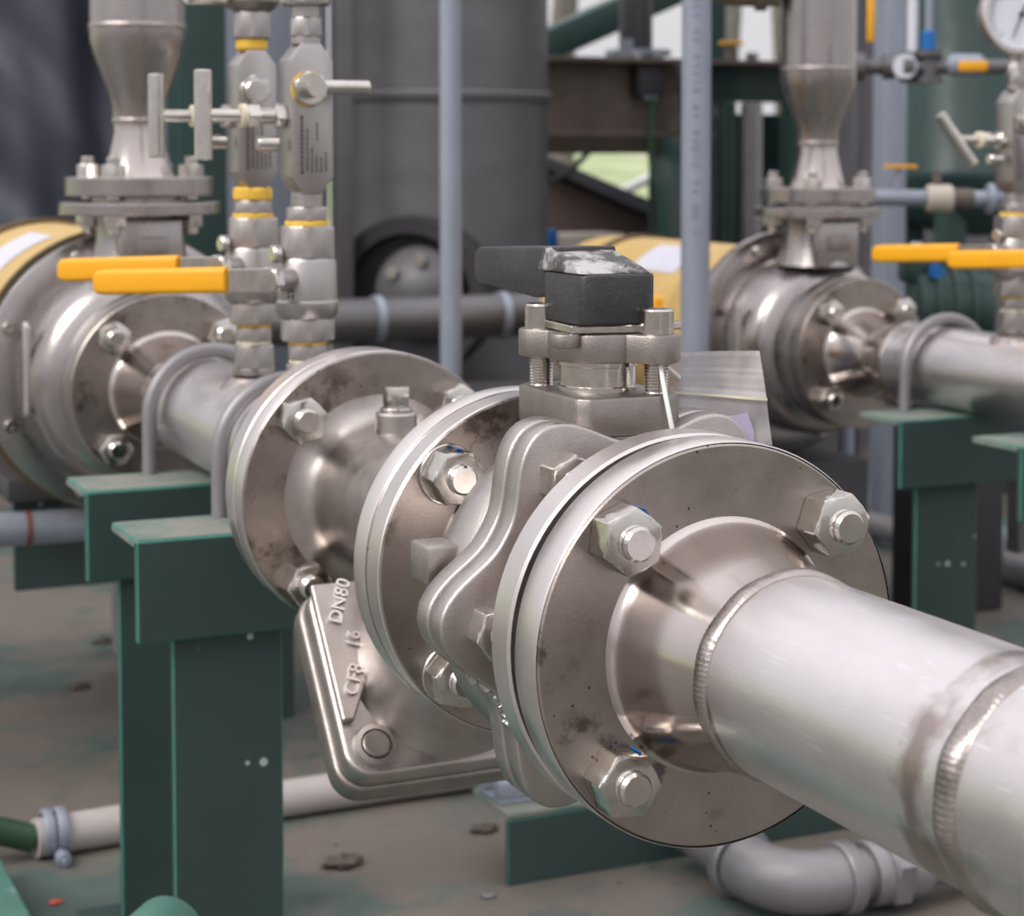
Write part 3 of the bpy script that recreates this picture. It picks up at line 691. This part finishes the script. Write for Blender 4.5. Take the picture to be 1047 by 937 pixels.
stack(DX, 1.4835+DY, DZ+.0015, 'far', 'upright valve stack carrying a round pressure gauge on the far line, yellow lever')
stack(DX, 1.350+DY, DZ+.0015, 'front', 'upright valve stack on the far line standing next to the gauge one, yellow lever')

# pressure gauge on the far stack
gz = .797
gn = V(-.30, -.95, .05).normalized(); gcn = V(DX-.006, 1.4835+DY-.012, gz)
ga = thing('pressure_gauge', (DX, 1.4835+DY, .735), 'round pressure gauge with white dial and bright bezel on the far valve stack', 'gauge')
MB().lathe([(-.022, 0), (-.022, .036), (-.018, .040), (0, .041), (.003, .0425), (.006, .041), (.006, .0365), (.001, .0350)], gcn, gn, 72).build('gauge_case', M['rim'], ga, ang=50)
dl = MB().lathe([(.0010, 0), (.0012, .0362)], gcn, gn, 64).build('dial', M['dial'], ga)
ga_, gu_, gw_ = basis(gn)
tk = MB()
for i in range(31):
    a = -PI*.25 + PI*1.5*i/30
    d_ = gu_*math.cos(a) + gw_*math.sin(a); e_ = ga_.cross(d_)
    r0_ = .0275 if i % 5 == 0 else .0295
    tk.box(gcn + ga_*.0015 + d_*(r0_+.0325)/2, (.0325-r0_, .0006, .0003), Matrix((d_, e_, ga_)).transposed())
tk.build('scale_ticks', M['mark'], dl)
d_ = (gu_*.35 - gw_*.93).normalized(); d_ = V(-.36, 0.12, -.92); d_ = (d_ - ga_*d_.dot(ga_)).normalized(); e_ = ga_.cross(d_)
MB().prism([(-.012, -.0012), (.027, -.0004), (.027, .0004), (-.012, .0012)], gcn + ga_*.0026, d_, e_, ga_*.0006).build('needle', M['mark'], dl)
MB().cyl(gcn + ga_*.002, gcn + ga_*.004, .003, 16).build('needle_cap', M['mark'], dl)
MB().box(gcn + ga_*.0014 + V(0, 0, -.024), (.006, .0004, .003), Matrix.Rotation(-.3, 3, 'Z')).build('blue_logo', M['blue'], dl)
MB().cyl((DX, 1.4835+DY, .738), (DX, 1.4835+DY, gz-.036), .0085, 20).hexp((DX, 1.4835+DY, .7372), (0, 0, 1), .019, .012).build('gauge_stem', M['inst'], ga)

# ------------------------------------------------------------------ grey conduits
def conduit(x, y, r, label, txt=None):
    o = thing('steel_conduit', (x, y, 0), label, 'pipe', 'upright grey conduits')
    c = MB().cyl((x, y, 0), (x, y, 1.6), r, 40).build('tube', M['galv'], o)
    MB().lathe([(0, r), (0, r*1.9), (.006, r*1.9), (.008, r*1.2), (.02, r*1.1), (.02, r)], (x, y, 0), (0, 0, 1), 32).build('floor_collar', M['galv'], o)
    if txt:
        a = math.atan2(0-y, -.448-x) - .05
        z = .83
        for ch in txt:
            if ch != ' ':
                me = text_mesh(ch, .0105, .0001, M['stencil'], 'stencil_letter')
                place_text(me, 'stencil_letter', c, (x+(r+.0001)*math.cos(a), y+(r+.0001)*math.sin(a), z), (0, 0, -1), (-math.sin(a), math.cos(a), 0))
            z -= .0095
conduit(.484, 2.244, .0134, 'plain thin grey conduit standing between the near valve stacks and the tank manway')
conduit(.671, 1.961, .0168, 'grey conduit with faint stencilled letters beside the far pump', 'OSS V2 TTS1R A1 0VD1C T4 OD 1')

# ------------------------------------------------------------------ things on the deck
wp = thing('white_hose_pipe', (.1, 1.83, 0), 'white plastic pipe lying on the deck with a wire clamp at its end', 'pipe')
MB().tube([(-.117, 1.806, .0185), (-.046, 1.812, .0185), (.171, 1.820, .0185), (.41, 1.822, .0185)], .0180, 28).build('tube', M['white'], wp)
for q in (0, .012):
    MB().lathe([(0, .0186), (0, .0215), (.002, .0222), (.007, .0222), (.009, .0215), (.009, .0186)], (-.110+q, 1.807+q*.05, .0222), (1, 0, 0), 32).build('clamp_ring', M['galv'], wp)
MB().hexp((-.097, 1.786, .0062), (0, -1, .0), .012, .016).cyl((-.097, 1.80, .0062), (-.097, 1.764, .0062), .003, 10).build('clamp_screw', M['galv'], wp)
pts = []
for i in range(14):
    t = i/13; pts.append((-.118 - .30*t, 1.806 + .02*t, .0185 + .035*math.sin(t*2.2) + .03*t))
solo(MB().tube(pts, .0130, 18), 'green_hose', M['hose'], (-.25, 1.84, 0), 'dark green hose pushed into the clamped end of the white pipe', 'hose')

ch = thing('floor_channel', (.40, 1.60, 0), 'green steel channel on the deck under the valve, topped with grey slotted strut', 'beam')
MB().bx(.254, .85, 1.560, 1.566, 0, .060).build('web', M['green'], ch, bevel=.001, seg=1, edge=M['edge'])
MB().bx(.254, .85, 1.560, 1.640, .0605, .066).build('top_flange', M['greend'], ch, bevel=.001, seg=1)
st = MB().bx(.256, .84, 1.582, 1.632, .0662, .070).build('strut_base', M['galv'], ch, bevel=.0008, seg=1)
for yy in (1.582, 1.616): MB().bx(.256, .84, yy, yy+.016, .0702, .0865).build('strut_lip', M['galv'], ch, bevel=.002, seg=2)

el = thing('elbow_pipe', (.43, 1.41, 0), 'grey threaded elbow and union pipe run lying on the deck under the bright pipe', 'pipe')
ec = V(.430, 1.383, .032); R_ = .030
MB().tube([(.430, 1.545, .032), (.430, 1.455, .032)], .0205, 32).build('tube', M['galvp'], el)
pts = [(.430, 1.442, .032), (.430, 1.428, .032)]
for i in range(1, 13):
    a = PI/2*i/12; pts.append((.430 + .045*(1-math.cos(a)), 1.428 - .045*math.sin(a), .032))
pts.append((.487, 1.383, .032))
MB().tube(pts, .0270, 32).build('elbow', M['galvp'], el)
MB().lathe([(0, .020), (0, .0300), (.002, .0310), (.012, .0310), (.014, .0295), (.014, .02)], (.430, 1.460, .032), F, 40).build('elbow_rim', M['galvp'], el)
MB().lathe([(0, .020), (0, .0295), (.002, .0310), (.012, .0310), (.014, .0300), (.014, .02)], (.484, 1.383, .032), (1, 0, 0), 40).build('elbow_rim', M['galvp'], el)
MB().tube([(.495, 1.383, .032), (.530, 1.383, .032)], .0215, 28).build('tube', M['galvp'], el)
MB().lathe([(0, .02), (0, .027), (.004, .0285), (.014, .0285), (.014, .02)], (.512, 1.383, .032), (1, 0, 0), 36).build('union_ring', M['galvp'], el)
MB().hexp((.526, 1.383, .034), (1, 0, 0), .060, .020, .2, both=True).build('union_nut', M['galvp'], el, ang=25)
MB().lathe([(0, .02), (0, .0275), (.02, .0275), (.028, .0215), (.028, .02)], (.546, 1.383, .032), (1, 0, 0), 36).build('union_ring', M['galvp'], el)
MB().tube([(.57, 1.383, .032), (1.4, 1.383, .032)], .0205, 28).build('tube', M['galvp'], el)

rl = thing('skid_rail', (-.216, 1.3, 0), 'worn light green flat steel rail along the edge of the deck', 'rail')
MB().bx(-.27, -.162, .95, 1.76, 0, .035).build('rail_top', M['greenl'], rl, bevel=.002, seg=1)
sb = thing('round_bar_end', (-.142, 1.262, .0), 'worn green round boss on a short stand before the chipped support post', 'fitting')
MB().lathe([(0, 0), (0, .022), (.003, .0255), (.030, .0265), (.045, .0265), (.045, 0)], (-.155, 1.235, .128), (.62, .78, 0), 40).build('boss', M['greenl'], sb, bevel=.0006, seg=1)
MB().bx(-.158, -.128, 1.242, 1.272, 0, .105).build('stand', M['greenp'], sb, bevel=.001)
k = 0
for x, y, s_, mm, lb in ((.292, 1.701, .010, 'debris', 'small dark clod lying on the deck beside the green channel'), (.137, 1.671, .014, 'debris', 'flat brown flake lying on the deck before the white pipe'), (.042, 2.37, .010, 'debris', 'small brown pebble lying alone on the deck behind the support posts'), (-.122, 1.687, .005, 'red', 'tiny red scrap lying on the deck near the hose clamp'), (.228, 1.544, .005, 'galvp', 'tiny grey metal scrap lying on the deck just before the green channel'), (.119, 2.584, .011, 'debris', 'thin brown leaf scrap on the deck behind the low banded pipe')):
    mb = MB(); bmv = []
    for i in range(6):
        for j in range(10):
            t = PI*i/5; p_ = 2*PI*j/10; q = s_*(1+.35*math.sin(3.1*j+i*1.7+x*40))
            bmv.append((x + q*math.sin(t)*math.cos(p_)*1.3, y + q*math.sin(t)*math.sin(p_), max(.0, s_*.28 + q*math.cos(t)*.35)))
    mb.add(bmv, [(i*10+j, i*10+(j+1) % 10, (i+1)*10+(j+1) % 10, (i+1)*10+j) for i in range(5) for j in range(10)])
    solo(mb, 'scrap', M[mm], (x, y, 0), lb, 'debris', ang=60)

# base under near motor, low pipes to the left
mb_ = thing('motor_base', (.05, 2.16, 0), 'dark green frame carrying the near yellow motor', 'frame')
MB().bx(-.075, .30, 2.130, 2.138, .180, .288).build('front_web', M['green'], mb_, bevel=.001, seg=1)
MB().bx(-.30, .30, 2.120, 2.44, .2885, .296).build('top_plate', M['greend'], mb_, bevel=.001, seg=1)
for x in (.105, .195):
    for y in (2.145, 2.38): MB().bx(x, x+.05, y, y+.05, 0, .288).build('leg', M['green'], mb_)
lp = thing('low_pipe', (-.1, 2.0, .2), 'grey pipe with red band crossing under the near pump', 'pipe', 'low grey pipes under the near pump')
MB().tube([(-.9, 2.045, .268), (.5, 2.015, .268)], .0180, 24).build('tube', M['galv'], lp)
MB().lathe([(0, .0180), (0, .0186), (.006, .0186), (.006, .018)], (-.082, 2.0275, .268), (1, -.0214, 0), 24).build('red_band', M['band'], lp)
for x in (-.7, .35): MB().bx(x-.015, x+.015, 2.01, 2.05, 0, .252).build('stand', M['dark'], lp)
solo(MB().tube([(-.9, 2.52, .26), (-.4, 2.52, .26), (.06, 2.52, .26), (.12, 2.52, .24), (.14, 2.52, .18), (.14, 2.52, 0)], .022, 20), 'bent_pipe', M['galvp'], (0, 2.52, 0), 'grey pipe behind the near motor frame bending down to the deck', 'pipe')
# base under far pump
pb = thing('pump_pedestal', (.86, 2.3, 0), 'black steel pedestal under the far pump', 'pedestal')
MB().bx(.70, .955, 2.02, 2.62, 0.01, .275).build('body', M['dark'], pb, bevel=.003)
MB().bx(.68, .975, 2.00, 2.64, 0, .012).build('foot', M['dark'], pb, bevel=.002)
# pipes and kerbs on the right
fp = thing('floor_pipe', (1.45, 2.3, 0), 'grey pipe with a thick coupling lying on the deck behind the far green posts', 'pipe')
MB().tube([(1.455, 3.4, .03), (1.455, .2, .03)], .0210, 24).build('tube', M['galvp'], fp)
MB().lathe([(0, .02), (0, .026), (.005, .029), (.20, .029), (.205, .026), (.205, .02)], (1.455, 2.47, .03), F, 28).build('coupling', M['galvp'], fp)
for x, nm in ((1.66, 'green painted steel kerb strip on the deck beyond the coupled floor pipe'), (2.10, 'green painted steel kerb strip beyond the green vessel legs')):
    solo(MB().bx(x, x+.05, .3, 3.6, 0, .025), 'kerb_strip', M['greenl'], (x, 2, 0), nm, 'kerb', bevel=.002)
solo(MB().tube([(1.58, 3.4, .024), (1.58, .2, .024)], .024, 24), 'cable_duct', M['galv'], (1.58, 2, 0), 'slim grey duct between coupled floor pipe and green kerb strip', 'pipe')

# ------------------------------------------------------------------ tank with manway, pipe before it
tk_ = thing('storage_tank', (.93, 3.36, 0), 'tall dull grey cylindrical tank with a black rimmed manway', 'tank')
tcn = (.925, 3.345); TR = .194
MB().lathe([(0, 0), (0, TR), (.748, TR), (.750, TR+.003), (.760, TR+.003), (.762, TR), (1.9, TR), (1.95, 0)], (tcn[0], tcn[1], 0), (0, 0, 1), 96).build('shell', M['tank'], tk_, ang=40)
MB().lathe([(0, TR), (0, TR+.006), (.004, TR+.008), (.014, TR+.008), (.018, TR+.005), (.018, TR)], (tcn[0], tcn[1], .748), (0, 0, 1), 96).build('seam_band', M['tank'], tk_)
md = V(-.60, -.80, 0).normalized(); mc = V(tcn[0], tcn[1], .405)
mw = MB().lathe([(.10, 0), (.10, .142), (.235, .142), (.240, .138), (.240, .112), (.205, .108), (.205, 0)], mc, md, 72).build('manway_ring', M['blackr'], tk_, ang=40)
cv = MB().lathe([(.205, 0), (.205, .074), (.207, .080), (.226, .080), (.232, .074), (.234, .045), (.240, .03), (.242, 0)], mc + V(.012, -.009, .010), md, 56).build('manway_cover', M['tank'], tk_, ang=40)
ma, mu, mw_ = basis(md)
for i in range(6):
    a = 2*PI*i/6 + .4; p = mc + V(.012, -.009, .010) + md*.232 + (mu*math.cos(a) + mw_*math.sin(a))*.055
    MB().hexp(p, md, .020, .012).build('cover_bolt', M['bolt'], cv, ang=25)
hp = thing('cross_pipe', (.8, 2.72, .3), 'dark grey horizontal pipe with clamps crossing before the tank manway', 'pipe')
MB().tube([(.30, 2.74, .406), (1.25, 2.70, .410)], .033, 36).build('tube', M['tank'], hp)
for x in (.56, .76): MB().lathe([(0, .033), (0, .036), (.012, .036), (.012, .033)], (x, 2.74-.0421*(x-.3), .4075), (1, -.042, 0), 32).build('clamp', M['galv'], hp)
for x in (.36, 1.18): MB().bx(x-.02, x+.02, 2.69, 2.75, 0, .38).build('stand', M['dark'], hp)
solo(MB().bx(.42, 1.12, 2.86, 3.02, 0, .27), 'plinth', M['dark'], (.8, 2.9, 0), 'dark plinth on the deck before the tank', 'plinth', bevel=.004)

# ------------------------------------------------------------------ tarpaulin, columns on the left
tp = MB(); nx, nz = 70, 60; vs = []
for i in range(nx):
    for j in range(nz):
        u = i/(nx-1); z = 1.35*j/(nz-1)
        x = -.75 + 1.22*u; y = 4.05 - .33*u
        y += .016*math.sin(u*34 + 1.2*math.sin(z*3)) + .009*math.sin(u*71 + z*6) + .010*math.sin(z*21 + u*18) + .006*math.sin(z*43+u*57)
        vs.append((x, y, z + .005))
tp.add(vs, [(i*nz+j, i*nz+j+1, (i+1)*nz+j+1, (i+1)*nz+j) for i in range(nx-1) for j in range(nz-1)])
ta = thing('tarpaulin', (0, 3.9, 0), 'dark blue wrinkled tarpaulin curtain hanging behind the near pump', 'tarpaulin')
tpo = tp.build('sheet', M['tarp'], ta, ang=80)
sm = tpo.modifiers.new('thickness', 'SOLIDIFY'); sm.thickness = .003
MB().tube([(-.8, 4.07, 1.36), (.5, 3.72, 1.36)], .012, 12).build('hanging_rail', M['galv'], ta)
for x, y in ((-.8, 4.07), (.5, 3.72)): MB().cyl((x, y, 0), (x, y, 1.37), .014, 12).build('stand', M['galv'], ta)
def column(x0, x1, y, mname, label, h=1.5, d=None, cat='column', group=None):
    d = d or (x1-x0)
    o = thing('steel_column', ((x0+x1)/2, y, 0), label, cat, group)
    MB().bx(x0, x1, y-d/2, y+d/2, .008, h).build('shaft', M[mname], o, bevel=.003)
    MB().bx(x0-.02, x1+.02, y-d/2-.02, y+d/2+.02, 0, .008).build('base_plate', M[mname], o)
column(.372, .452, 3.16, 'greenp', 'dark green steel column behind the near discharge pipe', 1.6)
column(.500, .720, 3.42, 'galv', 'broad light grey square column behind the near valve stacks', 1.6, .06)
column(.662, .694, 3.20, 'tank', 'narrow dark grey column along the tank edge', 1.6)

# ------------------------------------------------------------------ framework behind, centre
fb = thing('frame_beam', (1.5, 3.6, .7), 'long dark steel channel beam on posts behind the conduits', 'beam')
dirx = V(1, -.03, 0)
MB().bx(1.20, 1.585, 3.52, 3.535, .700, .836).build('web', M['rust'], fb)
MB().bx(1.586, 1.80, 3.52, 3.535, .762, .836).build('green_web', M['greenp'], fb)
MB().bx(1.20, 1.80, 3.46, 3.60, .8362, .846).build('top_flange', M['rust'], fb, bevel=.001)
MB().bx(1.20, 1.585, 3.48, 3.56, .690, .6998).build('bottom_flange', M['rust'], fb, bevel=.001)
MB().bx(1.22, 1.60, 3.74, 3.80, .655, .700).build('rear_rail', M['rust'], fb)
MB().bx(1.22, 1.26, 3.535, 3.80, .74, .80).build('cross_tie', M['rust'], fb)
column(1.600, 1.636, 3.50, 'greenp', 'slim green post under the beam between dark and grey posts', .760, .03)
column(1.562, 1.594, 3.50, 'dark', 'slim dark post under the beam left of green post', .730, .03)
column(1.662, 1.700, 3.50, 'galvp', 'slim grey post under the beam beside the green column', .760, .03)
column(1.640, 1.658, 3.53, 'dark', 'very thin dark post between slim green and grey posts', .760, .02)
column(1.690, 1.745, 3.38, 'greenp', 'tall dark green column behind the far discharge pipe', 1.6)
ac = thing('valve_actuator', (1.43, 3.53, .846), 'dark cylindrical actuator bolted on top of the frame beam', 'actuator')
MB().lathe([(0, 0), (0, .034), (.095, .034), (.105, .028), (.107, 0)], (1.425, 3.53, .866), (0, 0, 1), 36).build('housing', M['dark'], ac, ang=40)
MB().bx(1.375, 1.485, 3.49, 3.57, .852, .866).build('mounting_plate', M['galv'], ac, bevel=.002)
MB().cyl((1.385, 3.49, .8465), (1.385, 3.49, .885), .012, 16).build('conduit_entry', M['galv'], ac)
for x in (1.40, 1.45): MB().hexp((x, 3.48, .8465), (0, 0, 1), .022, .010).build('nut', M['bolt'], ac)
ab = thing('junction_box', (1.43, 3.5, .745), 'dark box fixed to the face of the frame beam under the actuator', 'box')
MB().bx(1.405, 1.465, 3.480, 3.519, .772, .832).build('case', M['dark'], ab, bevel=.003)
MB().cyl((1.42, 3.49, .768), (1.45, 3.49, .768), .007, 14).build('cable_gland', M['galv'], ab)
dg_ = MB().prism([(1.50, .835), (2.05, 1.065), (2.05, 1.15), (1.50, .915)], (0, 4.30, 0), (1, 0, 0), (0, 0, 1), (0, .08, 0))
dgo = thing('diagonal_brace', (1.5, 4.32, 0), 'dark green diagonal brace behind the actuator', 'brace')
dg_.build('brace', M['greenp'], dgo, bevel=.002)
MB().bx(1.46, 1.53, 4.30, 4.38, 0, .90).build('post', M['greenp'], dgo); MB().bx(2.02, 2.09, 4.30, 4.38, 0, 1.14).build('post', M['greenp'], dgo)
def cable(pts, r, m_, label, cat='cable', nm='cable'):
    P = [Vector(p) for p in pts]; out = []
    for i in range(len(P)-1):
        a, b, c, d = P[max(i-1, 0)], P[i], P[i+1], P[min(i+2, len(P)-1)]
        for k in range(8):
            t = k/8; out.append(.5*((2*b) + (c-a)*t + (2*a-5*b+4*c-d)*t*t + (3*b-a-3*c+d)*t*t*t))
    out.append(P[-1]); solo(MB().tube(out, r, 10), nm, M[m_], P[-1], label, cat)
cable([(1.30, 3.70, .595), (1.36, 3.72, .612), (1.415, 3.74, .650), (1.46, 3.75, .69)], .0065, 'cable', 'thick dark cable rising beside the tank to the frame rail')
cable([(1.433, 3.47, .77), (1.428, 3.47, .70), (1.43, 3.47, .62), (1.46, 3.47, .50), (1.47, 3.46, .2), (1.47, 3.46, .01)], .0045, 'gcable', 'green cable hanging from the box under the frame beam')
cable([(1.47, 3.60, .73), (1.485, 3.60, .68), (1.50, 3.60, .61), (1.50, 3.60, .3), (1.5, 3.6, .01)], .0045, 'cable', 'thin dark cable hanging beside the green one')
cable([(1.475, 3.44, .832), (1.48, 3.42, .77), (1.49, 3.42, .70), (1.515, 3.42, .62), (1.53, 3.42, .5), (1.53, 3.42, .01)], .014, 'cable', 'thick black hose drooping from the frame beam behind stencilled conduit', 'hose', 'black_hose')
wt = thing('white_tube', (1.9, 4.43, .5), 'bright white tube leaning between the frame posts', 'tube')
MB().tube([(1.815, 4.45, .535), (2.005, 4.37, .632)], .013, 14).build('tube', M['whitet'], wt)
MB().cyl((1.93, 4.40, 0), (1.93, 4.40, .58), .006, 10).build('stand', M['galv'], wt)
sh = thing('lean_to_roof', (1.7, 4.1, 0), 'dark sloping sheet roof on brown boards behind the far motor', 'roof')
MB().prism([(1.40, .635), (1.86, .445), (2.6, .43), (2.6, .46), (1.88, .475), (1.40, .66)], (0, 3.95, 0), (1, 0, 0), (0, 0, 1), (0, .35, 0)).build('sheet', M['grime'], sh)
MB().prism([(1.40, 0), (2.5, 0), (2.5, .42), (1.86, .44), (1.40, .625)], (0, 4.00, 0), (1, 0, 0), (0, 0, 1), (0, .25, 0)).build('boards', M['brown'], sh)
bb = thing('beige_box', (1.35, 3.66, 0), 'beige cabinet with blue corner behind the lever of ball valve', 'cabinet')
MB().bx(1.285, 1.47, 3.66, 3.76, 0, .487).build('case', M['beige'], bb, bevel=.004)
MB().bx(1.255, 1.30, 3.63, 3.655, .46, .50).build('blue_handle', M['blue'], bb, bevel=.004)
tpz = thing('branch_pipe', (DX, 2.1, .84), 'weathered branch pipe turning up beside the far discharge pipe', 'pipe')
MB().tube([(DX-.046, 2.030, .846), (.80, 2.045, .846), (.772, 2.057, .847), (.758, 2.063, .853), (.750, 2.068, .866), (.748, 2.07, .885), (.748, 2.07, 1.7)], .0150, 20).build('tube', M['rust'], tpz)
MB().lathe([(0, .01), (0, .020), (.012, .020), (.012, .01)], (.812, 2.0405, .846), (-.92, .35, 0), 24).build('collar', M['rust'], tpz)
ov = thing('small_valve', (1.63, 3.5, .846), 'small valve with orange handle on top of the frame beam', 'valve')
MB().bx(1.615, 1.665, 3.505, 3.525, .879, .887).build('handle', M['yellow'], ov, bevel=.003)
MB().cyl((1.64, 3.515, .8465), (1.64, 3.515, .880), .010, 16).hexp((1.64, 3.515, .8465), (0, 0, 1), .03, .012).build('body', M['rust'], ov)
MB().hexp((1.685, 3.505, .8465), (0, 0, 1), .026, .018).build('nut', M['bolt'], ov)
cbn = thing('green_cabinet', (1.75, 3.7, 0), 'dark green cabinet standing behind the slim posts', 'cabinet')
MB().bx(1.60, 1.93, 3.62, 3.80, 0, .74).build('case', M['greenp'], cbn, bevel=.004)
for zz_ in (.2, .45): MB().bx(1.62, 1.91, 3.612, 3.6195, zz_, zz_+.02).build('louvre', M['dark'], cbn)
wpn = thing('sheet_screen', (2.1, 3.5, 0), 'grey green sheet screen on posts behind the far discharge pipe', 'screen')
MB().bx(1.80, 2.75, 3.500, 3.512, .03, 1.30).build('sheet', M['tank'], wpn)
for x in (1.80, 2.25, 2.70): MB().bx(x, x+.04, 3.513, 3.55, 0, 1.33).build('post', M['greenp'], wpn)
# trees beyond the deck
for i, (x, y, r, h) in enumerate(((3.55, 10.2, .07, 4.0), (3.95, 10.6, .09, 4.4), (4.35, 9.9, .06, 3.6), (5.0, 11.2, .10, 4.6), (5.7, 10.4, .07, 4.2), (4.7, 12.0, .08, 4.2), (6.4, 10.9, .09, 4.4), (3.0, 11.0, .09, 4.5), (7.2, 11.6, .10, 4.6))):
    o = thing('tree', (x, y, 0), 'slim bare grey tree trunk standing on the grass beyond the deck', 'tree', 'bare tree trunks on the grass')
    P = [(x + .05*math.sin(k*1.1+i), y, -.06 + h*k/8) for k in range(9)]
    MB().tube(P, [r*(1-.08*k) for k in range(9)], 12).build('trunk', M['bark'], o)
    for q in range(3):
        z = h*(.45+.18*q); s_ = -1 if (q+i) % 2 else 1
        MB().tube([(x, y, z), (x+s_*.3, y+.05, z+.25), (x+s_*.5, y, z+.7)], [r*.5, r*.35, r*.15], 8).build('branch', M['bark'], o)

# ------------------------------------------------------------------ right background
column(1.478, 1.520, 2.755, 'galv', 'light lavender grey square column behind the far discharge pipe', 1.6)
column(1.446, 1.464, 2.790, 'tank', 'narrow dark grey column beside the lavender grey one', 1.6)
gv = thing('green_vessel', (1.85, 2.96, 0), 'tall dark green cylindrical vessel on legs behind the gauge', 'tank')
MB().lathe([(0, 0), (.012, .09), (.04, .140), (.075, .162), (.10, .166), (.108, .172), (.125, .172), (.133, .166), (1.2, .166), (1.25, 0)], (1.845, 2.965, .50), (0, 0, 1), 72).build('shell', M['greenp'], gv, ang=40)
for a in (.5, 2.1, 3.7, 5.3): MB().bx(1.845+.135*math.cos(a)-.02, 1.845+.135*math.cos(a)+.02, 2.965+.135*math.sin(a)-.02, 2.965+.135*math.sin(a)+.02, 0, .60).build('leg', M['greenp'], gv)
vp = thing('valve_manifold', (1.31, 2.40, .75), 'small pipe manifold with blue cap and orange lever before the green vessel', 'manifold')
MB().tube([(1.20, 2.452, .783), (1.47, 2.330, .783)], .0115, 18).build('tube', M['tank'], vp)
for t, r in ((.05, .021), (.20, .019), (.29, .024)): MB().cyl(V(1.20, 2.452, .783).lerp(V(1.47, 2.33, .783), t), V(1.20, 2.452, .783).lerp(V(1.47, 2.33, .783), t+.06), r, 20, ch=.002).build('fitting', M['tank'], vp)
MB().cyl((1.272, 2.397, .783), (1.278, 2.408, .783), .018, 24).build('white_disc', M['dial'], vp)
MB().lathe([(0, .0), (0, .022), (.008, .022), (.012, .014), (.035, .014), (.040, .022), (.048, .022), (.048, 0)], (1.316, 2.400, .759), (0, 0, 1), 24).build('valve_body', M['tank'], vp)
MB().cyl((1.316, 2.400, .8065), (1.316, 2.400, .836), .0105, 20, ch=.002).build('blue_cap', M['blue'], vp)
MB().cyl((1.316, 2.400, .835), (1.316, 2.400, 1.1), .006, 14).build('riser', M['galv'], vp)
MB().cyl((1.296, 2.412, .80), (1.296, 2.412, 1.1), .008, 16).build('sight_tube', M['dial'], vp)
MB().lathe([(0, 0), (0, .010), (.008, .017), (.05, .017), (.058, .010), (.058, 0)], (1.338, 2.388, .785), (.91, -.41, 0), 20).build('lever_body', M['galv'], vp)
MB().box((1.366, 2.360, .783), (.044, .012, .016), Matrix.Rotation(-.42, 3, 'Z')).build('orange_lever', M['yellow'], vp, bevel=.004)
MB().box((1.234, 2.43, .852), (.010, .010, .066)).build('orange_lever', M['yellow'], vp, bevel=.003)
MB().bx(1.44, 1.47, 2.33, 2.36, 0, .775).build('stand', M['tank'], vp)
gp_ = thing('feed_pipe', (1.2, 2.22, .55), 'light grey feed pipe with union and flange above the yellow levers', 'pipe')
A_, B_ = V(1.105, 2.262, .594), V(1.42, 2.118, .590)
MB().tube([A_, B_], .0115, 20).build('tube', M['galv'], gp_)
for t, r, L_, m_ in ((.26, .019, .035, 'beige'), (.30, .014, .05, 'rust'), (.50, .022, .010, 'galv'), (.55, .017, .02, 'galv')):
    MB().lathe([(0, 0), (0, r*.9), (.003, r), (L_-.003, r), (L_, r*.9), (L_, 0)], A_.lerp(B_, t), B_-A_, 24).build('fitting', M[m_], gp_)
MB().cyl(A_.lerp(B_, .30), A_.lerp(B_, .30) + V(0, 0, .034), .006, 14).build('spindle', M['rust'], gp_)
MB().box((1.150, 2.235, .6365), (.045, .010, .005), Matrix.Rotation(-.42, 3, 'Z')).build('orange_lever', M['yellow'], gp_, bevel=.001)
MB().cyl((1.150, 2.240, .595), (1.150, 2.240, .636), .004, 10).build('lever_stem', M['galv'], gp_)
MB().bx(1.39, 1.42, 2.11, 2.14, 0, .58).build('stand', M['tank'], gp_)
MB().tube([A_, A_+V(-.012, .005, -.006), A_+V(-.016, .007, -.02), A_+V(-.016, .007, -.594)], .0115, 16).build('drop', M['galv'], gp_)
gm = thing('green_motor', (1.28, 2.28, .0), 'dark green ribbed motor with blue bolts behind the yellow levers', 'motor')
mc_ = V(1.275, 2.285, .435)
MB().lathe([(-.055, 0), (-.055, .05), (-.05, .056), (.05, .056), (.056, .048), (.062, .03), (.062, 0)], mc_, (.91, -.41, 0), 36).build('body', M['greenp'], gm, ang=40)
for t in (-.03, -.005, .02): MB().lathe([(0, .05), (0, .063), (.008, .063), (.008, .05)], mc_ + V(.91, -.41, 0)*t, (.91, -.41, 0), 32).build('fin', M['greenp'], gm)
MB().box((1.232, 2.305, .492), (.05, .05, .045), Matrix.Rotation(-.42, 3, 'Z')).build('terminal_box', M['greenp'], gm, bevel=.008)
MB().cyl((1.226, 2.300, .51), (1.226, 2.300, .528), .008, 16).build('cap', M['dial'], gm)
for p in ((1.236, 2.268, .488), (1.318, 2.220, .475), (1.312, 2.214, .395)): MB().hexp(p, (-.41, -.91, 0), .020, .012).build('blue_bolt', M['blue'], gm)
MB().bx(1.21, 1.34, 2.24, 2.33, 0, .385).build('stand', M['dark'], gm, bevel=.003)
